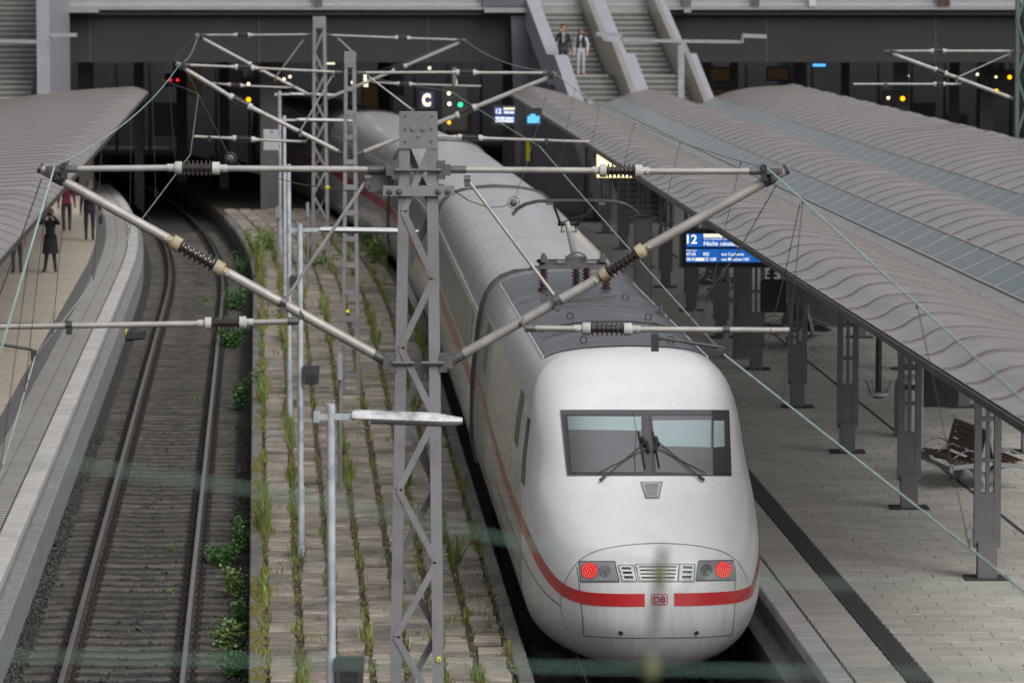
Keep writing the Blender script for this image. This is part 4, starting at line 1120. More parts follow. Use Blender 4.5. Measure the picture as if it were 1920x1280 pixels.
for ci, (ya, yb, lab) in enumerate(CO):
    A = Vector((tx(RT, ya), ya, 0)); B = Vector((tx(RT, yb), yb, 0)); Lc = (B - A).length
    an = math.atan2(-(B.x - A.x), B.y - A.y)
    c = thing('train_coach', A, lab, 'train car', 'cars of the white train', rz=an)
    coach_mesh(Lc).build('body', [M['coach_side'], M['roof']], c, 'angle', True)
    for s_ in (0.06, Lc - .06): gasket(MB(), s_).build('end_gasket', M['rubber'], c, True, True)
    gasket(MB(), -0.17, .06).build('gangway_bellows', M['rubber'], c, True, True)
    for sg in (-1, 1):
        mb = MB(); P = [[(sg * (Wz(z) + .004), s_, z) for s_ in (0.2, Lc - .2)] for z in (1.76, 2.02)]; mb.grid(P); mb.build('red_stripe', M['red'] if ci > 0 else M['red_side'], c, False, True)
        mb = MB(); P = [[(sg * (Wz(z) + .003), s_, z) for s_ in (2.2, Lc - 2.2)] for z in (2.12, 2.5, 2.9)]; mb.grid(P); mb.build('window_band', M['winband'], c, False, True)
        mb = MB(); P = [[(sg * (Wz(z) + .003), s_, z) for s_ in (0.2, Lc - .2)] for z in (1.0, 1.015)]; mb.grid(P); mb.build('skirt_seam', M['seam'], c, False, True)
        if wmesh is None: wmesh = {}
        if sg not in wmesh:
            mb = MB(); P = [[(sg * (Wz(z) + .007), s_, z) for s_ in (0, 1.45)] for z in (2.16, 2.5, 2.86)]; mb.grid(P)
            me = bpy.data.meshes.new('window'); me.from_pydata(mb.v, [], mb.f); me.materials.append(M['coach_win']); me.update(); wmesh[sg] = me
        if ci < 3:
            for k in range(12): obj_of(wmesh[sg], 'window', c, (0, 2.4 + k * 1.8, 0))
        mb = MB(); mb.tube([(sg * (Wz(3.05) + .006), .2, 3.05), (sg * (Wz(3.05) + .006), Lc - .2, 3.05)], .014, 5); mb.build('roof_gutter', M['shoulder'], c, local=True)
        for s_ in (.9, Lc - .9):
            mb = MB(); mb.box((sg * 1.0, s_, 3.58), (.16, .28, .05), ry=sg * .6); mb.build('end_marker', M['steel_d'], c, local=True)
    mb = MB(); mb.box((0, Lc / 2, .42), (2.3, Lc - 1, .5)); mb.build('underframe', M['under'], c, local=True)
# ------------------------------------------------------------------ overhead line
def insulator(name, a, b, parent, cap='insul_cap', rad=0.085, ribs=7, core='insul', wisp=True):
    a, b = Vector(a), Vector(b); Ln = (b - a).length; d = (b - a).normalized(); cl = Ln * 0.16
    mb = MB(); prof = [(cl * .9, rad * .45)]; st = (Ln - 2 * cl) / ribs
    for k in range(ribs):
        t = cl + k * st; prof += [(t + st * .15, rad * .5), (t + st * .42, rad), (t + st * .58, rad), (t + st * .85, rad * .5)]
    prof.append((Ln - cl * .9, rad * .45)); mb.tube_prof(a, d, prof, 12, 0)
    o = mb.build(name, M[core], parent, 'angle')
    for p0, sg in ((a, 1), (b, -1)):
        mb = MB(); mb.tube_prof(p0, d * sg, [(0, rad * .78), (cl * .1, rad * .86), (cl, rad * .86), (cl * 1.05, rad * .7)], 12, 0)
        mb.tube_prof(p0, d * -sg, [(0, rad * .52), (Ln * .17, rad * .52)], 8, 0)
        mb.build('end_cap', M[cap], o, 'angle')
        mb = MB(); mb.tube([p0 - d * sg * Ln * .1 + Vector((0, -rad * .75, 0)), p0 - d * sg * Ln * .1 + Vector((0, rad * .75, 0))], rad * .22, 6)
        mb.build('pin', M['bolt'], o)
    return o
def clamp_at(mb, p, r, axis=(1, 0, 0)):
    d = Vector(axis).normalized(); mb.tube_prof(Vector(p) - d * .03, d, [(0, r), (.06, r)], 8, 0)
    mb.box(Vector(p) + Vector((0, 0, -r * 1.3)), (.05, .06, r * 1.6))
def cantilever(mast, Y, top, diag, strut, reg, ins_top, ins_diag, ins_reg, sc_, arm=None, drop=None, rusty=False):
    """all arguments photo pixels on the vertical plane at Y; sc_ thickness factor"""
    def P(q, dy=0.0): return on_plane(q[0], q[1], Y + dy)
    root = MB(); a, b = P(top[0]), P(top[1]); d = (b - a).normalized()
    # top tube in two pieces around the insulator
    i0, i1 = P(ins_top[0]), P(ins_top[1]); Li = (i1 - i0).length
    r = 0.03
    root.tube([a, i0 - d * Li * .15], r, 10); root.tube([i1 + d * Li * .15, b], r, 10)
    ct = root.build('cantilever', M['tube'], mast, 'angle')
    insulator('insulator', i0, i1, ct, rad=.07)
    mb = MB(); e, f = P(diag[0], .06), P(diag[1], .06); dd = (f - e).normalized(); j0, j1 = P(ins_diag[0], .06), P(ins_diag[1], .06)
    mb.tube([e, j0 - dd * Li * .12], .047, 10); mb.tube([j1 + dd * Li * .12, f], .047, 10); mb.build('diagonal_tube', M['tube'], ct, 'angle')
    insulator('insulator', j0, j1, ct, cap='insul_rust' if rusty else 'insul_cap', rad=.08)
    mb = MB(); mb.tube([P(strut[0]), P(strut[1], .03)], .016, 8); mb.build('strut', M['tube'], ct, 'angle')
    if reg:
        g0, g1 = P(reg[0]), P(reg[1]); dg = (g1 - g0).normalized(); k0, k1 = P(ins_reg[0]), P(ins_reg[1]); Lr = (k1 - k0).length
        mb = MB(); mb.tube([g0, k0 - dg * Lr * .15], .028, 10); mb.tube([k1 + dg * Lr * .15, g1], .028, 10); mb.build('registration_tube', M['tube'], ct, 'angle')
        insulator('insulator', k0, k1, ct, rad=.068)
    def fork(p, dr_, r_=.036):
        f_ = MB(); f_.tube_prof(p - dr_ * .0, dr_, [(-.09, r_ * .8), (-.03, r_ * .8), (-.03, r_), (.12, r_), (.13, r_ * .9)], 10, 0)
        f_.bar(p - dr_ * .17 + Vector((0, -.028, 0)), p - dr_ * .03 + Vector((0, -.028, 0)), .05, .012); f_.bar(p - dr_ * .17 + Vector((0, .028, 0)), p - dr_ * .03 + Vector((0, .028, 0)), .05, .012)
        f_.tube([p - dr_ * .14 + Vector((0, -.05, 0)), p - dr_ * .14 + Vector((0, .05, 0))], .014, 6); f_.build('fork_joint', M['fitting'], ct)
    fork(a, d); fork(b, -d); fork(P(diag[0], .06), dd, .05)
    f_ = MB(); clamp_at(f_, P(strut[0]), .035); f_.build('clamp', M['fitting'], ct)
    f_ = MB(); clamp_at(f_, P(strut[1]), .053, dd); f_.build('clamp', M['fitting'], ct)
    dend = f - dd * ((f - b).dot(dd)) if False else b + (f - b) * .5
    f_ = MB(); f_.tube_prof(e + dd * ((b - e).dot(dd)) - dd * .05, dd, [(0, .055), (.1, .055)], 10, 0); f_.bar(b + Vector((0, 0, -.09)), b + Vector((0, 0, .03)), .05, .06); f_.tube([b + Vector((0, -.06, .035)), b + Vector((0, .08, .035))], .03, 8)
    f_.tube([b + d * .05 + Vector((0, -.02, .03)), b + d * .08 + Vector((0, -.02, -.1))], .014, 6); f_.build('carrier_clamp', M['steel_d'], ct)
    f_ = MB(); f_.tube_prof(f - dd * .02, dd, [(0, .05), (.03, .05)], 10, 0); f_.build('tube_cap', M['steel_d'], ct)
    if reg:
        f_ = MB(); f_.tube_prof(g0 - dg * .02, dg, [(0, .036), (.1, .036)], 8, 0); f_.tube([g0, g0 - dg * .06 + Vector((0, 0, .05)), g0 - dg * .02 + Vector((0, .04, .1))], .016, 6); f_.build('hook_clamp', M['fitting'], ct)
        gm_ = g1 - dg * (g1 - k1).length * .4; f_ = MB(); clamp_at(f_, gm_, .04, dg); f_.build('clamp', M['steel_d'], ct)
    if arm:
        mb = MB(); q = [P(p) for p in arm]; mb.tube(q, .016, 6); mb.box(q[0], (.07, .07, .16)); mb.box(q[-1], (.05, .06, .1)); mb.build('steady_arm', M['steel_d'], ct)
    return ct
def channel_mast(name, Y, top_y, x_top, x_bot, y_bot, zbase, label, lace='x', leg_w=.10, depth=.22, plate=0.0, mat_=None, pitch=.62):
    """two channel legs with lacing; x_* are (left outer, right outer) photo pixels at top_y / y_bot"""
    mm = mat_ or M['mast']
    tl, tr = on_plane(x_top[0], top_y, Y), on_plane(x_top[1], top_y, Y); bl, br = on_plane(x_bot[0], y_bot, Y), on_plane(x_bot[1], y_bot, Y)
    def ext(t_, b_):
        k = (zbase - t_.z) / (b_.z - t_.z); return t_ + (b_ - t_) * k
    bl, br = ext(tl, bl), ext(tr, br)
    root = thing(name, ((bl.x + br.x) / 2, Y, zbase), label, 'mast', 'overhead line masts')
    def edge(sd, z):
        t_, b_ = (tl, bl) if sd < 0 else (tr, br); k = (z - t_.z) / (b_.z - t_.z); return t_.x + (b_.x - t_.x) * k
    for sd in (-1, 1):
        mb = MB()
        for z0, z1 in ((zbase, tl.z),):
            xa0, xa1 = edge(sd, z0), edge(sd, z1); wv = -sd * leg_w
            vs = []
            for (xa, z) in ((xa0, z0), (xa1, z1)):
                for (ox, oy) in ((0, -depth / 2), (wv, -depth / 2), (wv, -depth / 2 + .012), (sd * -.012, -depth / 2 + .012), (sd * -.012, depth / 2 - .012), (wv, depth / 2 - .012), (wv, depth / 2), (0, depth / 2)):
                    vs.append((xa + ox, Y + oy, z))
            fs = [(i, (i + 1) % 8, 8 + (i + 1) % 8, 8 + i) for i in range(8)] + [(7, 4, 3, 0), (0, 3, 2, 1), (7, 6, 5, 4), (8, 11, 12, 15)]
            mb.add(vs, fs)
        mb.build('leg', mm, root)
    z = tl.z - (plate if plate else .25); k = 0
    while z > zbase + .3:
        p = pitch * (1 + .25 * (tl.z - z) / 7)
        if lace == 'x':
            for fb, yy in ((1, -depth / 2 - .006), (-1, depth / 2 + .006)):
                s0 = 1 if (k % 2 == 0) == (fb > 0) else -1
                a = Vector((edge(s0, z) - s0 * leg_w * .5, Y + yy, z)); b = Vector((edge(-s0, z - p) + s0 * leg_w * .5, Y + yy, z - p))
                mb = MB(); mb.bar(a, b, .06, .008); mb.build('brace', mm, root)
        else:
            for yy in (-depth / 2 - .006, depth / 2 + .006):
                a = Vector((edge(-1, z) + .01, Y + yy, z)); b = Vector((edge(1, z) - .01, Y + yy, z)); mb = MB(); mb.bar(a, b, .1, .008); mb.build('batten', mm, root)
            p *= 1.0
        z -= p; k += 1
    return root, edge, tl.z

# near mast
YM = 39.0
m1, e1, zt = channel_mast('lattice_mast', YM, 213, (750, 820), (731.5, 832), 1280, ZM, 'grey lattice mast with bolted head plate standing nearest the camera', plate=.28, pitch=.60)
hp = MB(); A, B = on_plane(749, 210, YM), on_plane(819, 278, YM)
hp.box2((A.x, YM - .125, B.z), (B.x, YM - .118, A.z)); hp.box2((A.x, YM - .118, A.z - .012), (B.x, YM + .13, A.z)); hp.box2((A.x, YM + .118, B.z), (B.x, YM + .125, A.z - .013))
hpo = hp.build('head_plate', M['mast'], m1)
for (px, py, r_) in ((774.5, 241.5, .021), (794.5, 241.5, .021), (785, 255.5, .011), (760.5, 217, .008), (760.5, 241.5, .009), (809.5, 241.5, .009), (760.5, 264.5, .01), (809.5, 264.5, .01), (810, 218, .008)):
    p = on_plane(px, py, YM - .126); mb = MB(); mb.tube_prof(Vector((p.x, YM - .124, p.z)), Vector((0, -1, 0)), [(0, r_), (.014, r_), (.016, r_ * .7)], 8, 0)
    mb.build('bolt', M['mast'] if r_ > .01 else M['mast_dark'], hpo)
cb = MB(); A, B = on_plane(719, 347, YM), on_plane(853, 366, YM)
cb.box2((A.x, YM - .16, B.z), (B.x, YM - .13, A.z)); cb.box2((A.x, YM - .13, A.z - .012), (B.x, YM - .05, A.z)); cb.box2((A.x + .1, YM + .13, B.z), (B.x - .1, YM + .15, A.z))
cbo = cb.build('crossbar', M['mast'], m1)
for px in (732, 750, 823, 841):
    p = on_plane(px, 357, YM); mb = MB(); mb.tube_prof(Vector((p.x, YM - .158, p.z)), Vector((0, -1, 0)), [(0, .027), (.02, .027), (.03, .016)], 8, 0); mb.build('bolt', M['fitting'], cbo)
mb = MB()
for py, h in ((318, .10), (678, .10)):
    for sd, px in ((-1, 742 if py < 400 else 737), (1, 828 if py < 400 else 832)):
        p = on_plane(px, py, YM); mb.box((p.x, YM - .08, p.z), (.07, .09, h * 1.7)); mb.box((p.x + sd * .06, YM - .08, p.z), (.05, .1, h))
        mb.tube([Vector((p.x, YM - .14, p.z)), Vector((p.x - sd * .2, YM - .14, p.z))], .018, 6)
mb.build('hinge', M['fitting'], m1)
mb = MB(); p = on_plane(823, 1235, YM - .13); mb.box((p.x, p.y, p.z), (.036, .004, .045)); mb.build('number_plate', M['yellow'], m1)
p = on_plane(823, 1236.3, YM - .134); mb = MB(); mb.box((p.x, p.y, p.z), (.016, .003, .014)); mb.build('plate_mark', M['seam'], m1)
mb = MB(); A = on_plane(712, 335, YM + .05); mb.box2((A.x - .1, YM + .02, A.z - .12), (A.x + .13, YM + .12, A.z + .06)); mb.build('bracket_box', M['mast_dark'], m1)
cantilever(m1, YM, [(716, 318), (120, 317)], [(724, 676), (75, 315)], [(690, 334), (532, 566)], [(556, 602), (-40, 613)], [(412, 316), (328, 315)], [(418, 507), (322, 452)], [(462, 604.5), (384, 606.5)], 1,
           arm=[(-30, 640), (60, 655), (63, 666)], rusty=True)
cantilever(m1, YM, [(848, 318), (1432, 321)], [(848, 675), (1475, 318)], [(876, 336), (1045, 562)], [(988, 615), (1480, 619)], [(1124, 320), (1204, 321)], [(1126, 520), (1208, 467)], [(1092, 616), (1185, 617)], 1,
           arm=[(1228, 642), (1240, 634), (1345, 650), (1357, 652), (1357, 662)], rusty=True)

# second mast (ladder type)
YM2 = 84.0
m2, e2, _ = channel_mast('ladder_mast', YM2, 98, (646, 667), (640.5, 675.5), 720, ZM, 'grey ladder type mast with flat rungs behind the near mast', lace='l', leg_w=.07, depth=.2, pitch=.46)
A, B = on_plane(646, 97, YM2), on_plane(666.5, 118, YM2)
hp = MB(); hp.box2((A.x, YM2 - .115, B.z), (B.x, YM2 + .115, A.z)); hp.build('head_plate', M['mast'], m2)
p = on_plane(652, 583, YM2 - .13); MB().box((p.x, p.y, p.z), (.06, .01, .06)).build('number_plate', M['yellow'], m2)
cantilever(m2, YM2, [(640, 136), (345, 122)], [(644, 289), (330, 119)], [(625, 139), (563, 246)], [(572, 266), (364, 256)], [(477, 128), (440, 126)], [(472, 202), (430, 180)], [(478, 262), (436, 259.5)], 1)
cantilever(m2, YM2, [(674, 136.5), (1030, 137)], [(672, 289), (1045, 139)], [(690, 143), (775, 208)], [(790, 254), (1105, 266)], [(855, 136), (893, 136.5)], [(855, 217), (893, 200)], [(858, 257), (905, 259)], 1)
# third mast (lattice)
YM3 = 122.0
m3, e3, _ = channel_mast('lattice_mast', YM3, 33, (587, 611), (584, 618), 480, ZM, 'most distant grey lattice mast before the dark bridge', lace='x', leg_w=.09, depth=.22, plate=.35, pitch=.62)
A, B = on_plane(587, 31, YM3), on_plane(610.5, 53, YM3)
hp = MB(); hp.box2((A.x, YM3 - .125, B.z), (B.x, YM3 + .125, A.z)); hp.build('head_plate', M['mast'], m3)
p = on_plane(614, 352, YM3 - .14); MB().box((p.x, p.y, p.z), (.1, .01, .1)).build('number_plate', M['yellow'], m3)
cantilever(m3, YM3, [(584, 65), (380, 66)], [(588, 182), (366, 65)], [(568, 76), (516, 146)], [(548, 165), (396, 156)], [(470, 66), (440, 66)], [(492, 133), (466, 119)], [(455, 161), (428, 159)], 1)
cantilever(m3, YM3, [(614, 66), (864, 75)], [(616, 184), (872, 76)], [(634, 72), (668, 104)], [(700, 155), (902, 162)], [(742, 71), (768, 72)], [(736, 134), (762, 123)], [(744, 157), (772, 158)], 1)
# green mast on the far right
YM4 = 100.0
m4, e4, _ = channel_mast('lattice_mast', YM4, -30, (1905, 1925), (1903, 1927), 250, ZM, 'dark green lattice mast at the upper right edge', lace='x', leg_w=.08, depth=.2, mat_=M['green_mast'])
cantilever(m4, YM4, [(1904, 96), (1672, 96)], [(1902, 186), (1662, 97)], [(1893, 101), (1794, 146)], [(1800, 158), (1600, 158)], [(1772, 96), (1746, 96)], [(1775, 139), (1752, 130)], [(1772, 158), (1752, 158)], 1)

# ------------------------------------------------------------------ wires
def sag(a, b, n=24, s_=0.3):
    a, b = Vector(a), Vector(b); return [a + (b - a) * t - Vector((0, 0, s_ * 4 * t * (1 - t))) for t in [i / n for i in range(n + 1)]]
def wire_thing(name, segs, r, m, label, cat='wire', group='overhead wires'):
    mb = MB()
    for s_ in segs: mb.tube(s_, r, 6)
    return tag(mb.build(name, m, None, True), label, cat, group)
def hang(px, py, Y): return on_plane(px, py, Y)
# messenger wires: camera side -> M1 -> M2 -> M3 -> under bridge
ml0 = hang(102, 313, YM - .02); ml1 = hang(338, 119, YM2); ml2 = hang(372, 63, YM3); mr0 = hang(1438, 315, YM - .02); mr1 = hang(1036, 134, YM2); mr2 = hang(868, 73, YM3)
YC = 14.0
mln = hang(0, 660, 26.0); mrn = hang(1920, 752, 24.0)
dl = (mln - ml0) / (YM - 26.0); dr = (mrn - mr0) / (YM - 24.0)
segL = sag(ml0, ml1, 30, .2); segR = sag(mr0, mr1, 30, .2)
eL = Vector((ml2.x - 3.6, 152, 5.12)); eR = Vector((mr2.x - 3.6, 152, 5.12))
msL = wire_thing('messenger_wire', [[ml0 + dl * 24, ml0], segL, sag(ml1, ml2, 20, .2), sag(ml2, eL, 10, .05)], .0075, M['copper'], 'green patina carrier wire above the empty left track')
msR = wire_thing('messenger_wire', [[mr0 + dr * 26, mr0], segR, sag(mr1, mr2, 20, .2), sag(mr2, eR, 10, .05)], .0075, M['copper'], 'green patina carrier wire above the train, from upper mast arm')
# contact wires
cl0 = hang(66, 668, YM); cl1 = hang(357, 290, YM2); cl2 = hang(372, 176, YM3); cr0 = hang(1357, 664, YM); cr1 = hang(1012, 275, YM2); cr2 = hang(846, 172, YM3)
crn = hang(1920, 1108, 27.0); dcr = (crn - cr0) / (YM - 27.0)
cln = hang(0, 890, 32.0); dcl = (cln - cl0) / (YM - 32.0)
ctL = wire_thing('contact_wire', [[cl0 + dcl * 22, cl0], sag(cl0, cl1, 8, .02), sag(cl1, cl2, 6, .02), [cl2, eL - Vector((0, 0, .2))]], .0062, M['contact'], 'grey contact wire running low above the empty left track')
ctR = wire_thing('contact_wire', [[cr0 + dcr * 24, cr0], sag(cr0, cr1, 8, .02), sag(cr1, cr2, 6, .02), [cr2, eR - Vector((0, 0, .2))]], .0085, M['copper'], 'pale green contact wire passing over the train roof to the lower right')
# droppers: parts of the carrier wires
def droppers(root, s0, s1, c0, c1, ts, sg=1):
    for t in ts:
        i = t * (len(s0) - 1); k = int(i); a = s0[k] + (s0[min(k + 1, len(s0) - 1)] - s0[k]) * (i - k); b = c0 + (c1 - c0) * t
        mb = MB(); mb.tube([a, b], .0035, 5); mb.box(a + Vector((0, 0, -.015)), (.012, .02, .035)); mb.box(b + Vector((0, 0, .015)), (.012, .02, .03))
        mb.tube([b + Vector((.0, .0, .04)), b + Vector((.03, 0, .1)), b + Vector((0, 0, .17)), b + Vector((-.03, 0, .1)), b + Vector((0, 0, .04))], .004, 4)
        mb.build('dropper', M['wire_d'], root)
droppers(msL, segL, None, cl0, cl1, (.055, .22, .42, .62, .82)); droppers(msR, segR, None, cr0, cr1, (.06, .24, .43, .62, .8))
near_l = [ml0 + dl * k for k in (0, 12, 24)]; near_r = [mr0 + dr * k for k in (0, 13, 26)]
for root, seg, c0, c1, ts in ((msL, [ml0, ml0 + dl * 24], cl0, cl0 + dcl * 24, (.1, .3)), (msR, [mr0, mr0 + dr * 26], cr0, cr0 + dcr * 26, (.12, .4))):
    droppers(root, seg, None, c0, c1, ts)
# stay from carrier clamp at M1 (dark, with hook) down to the registration tube
mb = MB(); mb.tube([hang(78, 335, YM), hang(45, 430, YM), hang(-20, 605, YM)], .006, 5); mb.build('registration_stay', M['wire_d'], m1)
mb = MB(); mb.tube([hang(1457, 345, YM), hang(1385, 470, YM), hang(1282, 612, YM)], .006, 5); mb.build('registration_stay', M['wire_d'], m1)
mb = MB(); mb.tube([hang(1500, 382, YM - 2), hang(1470, 520, YM - 1), hang(1424, 700, YM - 1)], .004, 5); mb.build('dropper', M['wire_d'], msR)
# anchor stays with insulator balls between near crossbar and the second mast
def stay(pts, ball, label):
    mb = MB(); mb.tube(pts, .006, 5); o = mb.build('stay_wire', M['wire_d'], None, True); tag(o, label, 'wire', 'overhead wires')
    mb = MB(); mb.tube_prof(ball - Vector((0, .14, 0)), Vector((0, 1, 0)), [(0, .025), (.05, .03), (.06, .058), (.09, .058), (.1, .035), (.16, .035), (.17, .055), (.2, .055), (.22, .03), (.28, .02)], 12, 0); mb.build('stay_insulator', M['fitting'], o, 'angle')
    mb = MB(); mb.tube([ball + Vector((.085 * math.cos(t), 0, .085 * math.sin(t))) for t in np.linspace(0, 2 * math.pi, 17)], .006, 4, caps=False); mb.build('arcing_ring', M['fitting'], o)
bl_ = hang(432, 297, 62.0); stay([hang(722, 361, YM - .1), hang(640, 357, 44), hang(560, 345, 50), hang(470, 322, 58), bl_], bl_, 'thin stay wire with ring insulator left of the near mast head')
mb = MB(); mb.tube([bl_, hang(400, 232, 72), hang(346, 126, YM2)], .005, 5); tag(mb.build('stay_wire', M['wire_d']), 'straight thin wire from the ring insulator up to the ladder mast arm', 'wire', 'overhead wires')
br_ = hang(963, 380, 62.0); stay([hang(852, 358, YM - .1), hang(880, 377, 44), hang(915, 389, 51), hang(940, 388, 57), br_], br_, 'drooping stay wire with round insulator right of the near mast head')
mb = MB(); mb.tube([br_, hang(990, 300, 72), hang(1034, 146, YM2)], .005, 5); tag(mb.build('stay_wire', M['wire_d']), 'straight thin wire from the round insulator up to the right carrier wire', 'wire', 'overhead wires')
# cross wires close in front of the viewpoint, strung below the footbridge (out of focus)
YF = 8.2
def fw(pts, r, lab):
    mb = MB(); q = [on_plane(x, y, YF + dy) for x, y, dy in pts]; mb.tube(q, r, 8); return tag(mb.build('cross_wire', M['green_cable'], None, True), lab, 'wire', 'blurred wires right below the viewpoint')
fw([(-700, 720, -.6), (0, 850, -.2), (480, 918, 0), (740, 965, .1), (1000, 1022, .2), (1420, 1090, .3), (1920, 1106, .3), (2600, 1120, .3)], .0026, 'upper out of focus green wire crossing the picture from left to right')
fw([(-700, 1222, 0), (0, 1228, 0), (700, 1244, 0), (1240, 1254, 0), (1500, 1258, 0), (2600, 1272, 0)], .0028, 'lower out of focus green wire along the bottom of the picture')
mb = MB(); q0, q1 = on_plane(1244, 1025, YF), on_plane(1216, 1262, YF); mb.tube([q0, q1], .0075, 8)
dr_ = mb.build('wire_dropper', M['fitting'], None, True); tag(dr_, 'blurred upright dropper with two clamps in front of the train nose', 'wire clamp')
for px, py in ((1237, 1080), (1220, 1252)):
    p = on_plane(px, py, YF); mb = MB(); mb.tube_prof(p - Vector((0, 0, .022)), Vector((0, 0, 1)), [(0, .01), (.008, .015), (.036, .015), (.044, .01)], 8, 0); mb.build('clamp', M['olive'], dr_)

# ------------------------------------------------------------------ platform lamps, loudspeakers, small posts
def lamp_post(px, Y, py_top, label, arm_px, lum_px, lum_py, dirty=False, joint=None, r=.045, tilt=0.0, thick=.1):
    base = on_plane(px, py_top, Y); topz = base.z; x = base.x
    t = thing('lamp_post', (x, Y, ZM), label, 'lamp post', 'lamp posts on the old platform')
    mb = MB(); jz = joint if joint else ZM + 1.1
    mb.tube([(x, Y, ZM), (x, Y, jz)], r * 1.22, 12); mb.tube([(x, Y, jz), (x, Y, topz)], r, 12); mb.tube([(x, Y, jz - .01), (x, Y, jz + .03)], r * 1.3, 12)
    mb.build('post', M['zinc'], t, 'angle')
    a = on_plane(arm_px, lum_py, Y); b = on_plane(lum_px[0] + 4, lum_py, Y); mb = MB(); mb.bar(a, b, .05, .05, up=(0, 0, 1)); mb.box((a.x, Y, a.z), (.05, .07, .09))
    mb.build('arm', M['zinc'], t)
    c0 = on_plane(lum_px[0], lum_py, Y); c1 = on_plane(lum_px[1], lum_py + tilt, Y); Ln = c1.x - c0.x
    up = MB(); dn = MB(); P = []; Q = []; N = 12
    for i in range(N + 1):
        s_ = i / N; xx = c0.x + Ln * s_; zz = c0.z + (c1.z - c0.z) * s_
        wv = .11 * (1 if s_ < .8 else max(.25, 1 - (s_ - .8) * 3.2)) * (1 if s_ > .06 else .75); h = thick * .62 * (1 if s_ < .75 else 1 - (s_ - .75) * 2.2) * (1 if s_ > .05 else .8)
        P.append([(xx, Y + wv * math.cos(a_), zz + h * math.sin(a_)) for a_ in np.linspace(math.pi, 0, 9)])
        Q.append([(xx, Y + wv * .9 * math.cos(a_), zz + thick * .55 * math.sin(a_) * (1 if .05 < s_ < .97 else .5)) for a_ in np.linspace(math.pi, 2 * math.pi, 9)])
    up.grid(P); up.poly(P[0]); up.poly(P[-1][::-1]); dn.grid(Q[(2 if dirty else 0):]); dn.poly(Q[2 if dirty else 0]); dn.poly(Q[-1])
    hd = up.build('luminaire', M['lamp_dirty'] if dirty else M['lamp_w'], t, 'angle'); dn.build('lamp_glass', M['cab'] if dirty else M['mast'], hd, True)
    return t
lamp_post(620, 35.5, 757, 'nearest lamp post with stained streaky luminaire crossing the near mast', 594, (661, 867), 781, dirty=True, joint=3.02, r=.036, tilt=8, thick=.1)
lamp_post(562, 60.6, 420, 'second nearest lamp post with clean white luminaire left of the near mast', 546, (600, 785), 431, joint=1.39, r=.042, tilt=3, thick=.075)
lamp_post(541, 79.4, 308, 'third lamp post, its lamp hidden behind the near mast arm', 531, (560, 702), 316, r=.042, tilt=1, thick=.075)
lamp_post(533, 105.0, 217, 'fourth lamp post with slim white luminaire crossing the ladder mast', 526, (557, 662), 225, r=.042, tilt=2, thick=.08)
lamp_post(524, 126.0, 171, 'farthest lamp post with the topmost slim white luminaire', 517, (545, 634), 177, r=.045, tilt=2, thick=.08)
def speaker(px, py, Y, wpx, hpx, label):
    a, b = on_plane(px - wpx / 2, py - hpx / 2, Y), on_plane(px + wpx / 2, py + hpx / 2, Y); c = (a + b) / 2; wv = b.x - a.x; h = a.z - b.z
    t = thing('loudspeaker', (c.x, Y, b.z), label, 'loudspeaker', 'loudspeakers on lamp posts')
    mb = MB(); P = []
    for yy, k in ((-.1, 1.0), (-.02, 1.0), (.12, .7)):
        P.append([(c.x + wv / 2 * k * u * (1 if v > -.5 else .86), Y + yy, c.z + h / 2 * k * v) for u, v in ((-1, -.9), (-.9, -1), (.9, -1), (1, -.9), (1, .85), (.88, 1), (-.88, 1), (-1, .85), (-1, -.9))])
    mb.grid(P); mb.poly(P[0][:-1]); mb.poly(P[-1][:-1][::-1]); mb.build('housing', M['charcoal'], t, 'angle')
    mb = MB()
    for i in range(3):
        for j in range(2): mb.box((c.x + (i - 1) * wv * .2, Y - .104, c.z - h * .22 + (j - .5) * h * .3), (wv * .15, .006, h * .22))
    mb.build('grille', M['black'], t)
    mb = MB(); mb.tube([(c.x - wv * .75, Y + .02, c.z), (c.x, Y + .06, c.z)], .02, 6); mb.build('bracket', M['zinc_d'], t)
speaker(656, 1256, 35.5, 57, 56, 'large black loudspeaker at the bottom edge on the nearest lamp post')
speaker(584, 702, 60.6, 32, 36, 'small black loudspeaker on the second lamp post')
speaker(556, 529, 79.4, 24, 26, 'small dark loudspeaker partly behind the second lamp post')
def sign_post(px, py_base, py_top, label, sign=None, r=.03):
    b = on_level(px, py_base, ZM); tp = on_plane(px, py_top, b.y)
    t = thing('sign_post', b, label, 'post', 'small posts on the old platform')
    mb = MB(); mb.tube([b, tp], r, 8); mb.box((b.x, b.y, ZM + .01), (.16, .16, .02)); mb.build('post', M['mast'], t)
    if sign:
        mb = MB(); mb.box((tp.x, tp.y, tp.z - sign[1] / 2), (sign[0], .3, sign[1])); mb.tube([tp - Vector((0, 0, sign[1] * .8)), tp - Vector((0, 0, sign[1]))], r * 1.4, 8); mb.build('sign', M['zinc_d'], t)
    return t
sign_post(638, 924, 664, 'thin grey post with edge-on sign left of the near mast', (.07, .4))
sign_post(577, 540, 380, 'thin dark post with edge-on sign behind the second lamp', (.06, .35), .03)
sign_post(521, 492, 388, 'short grey post among the far lamp posts', (.1, .3), .03)
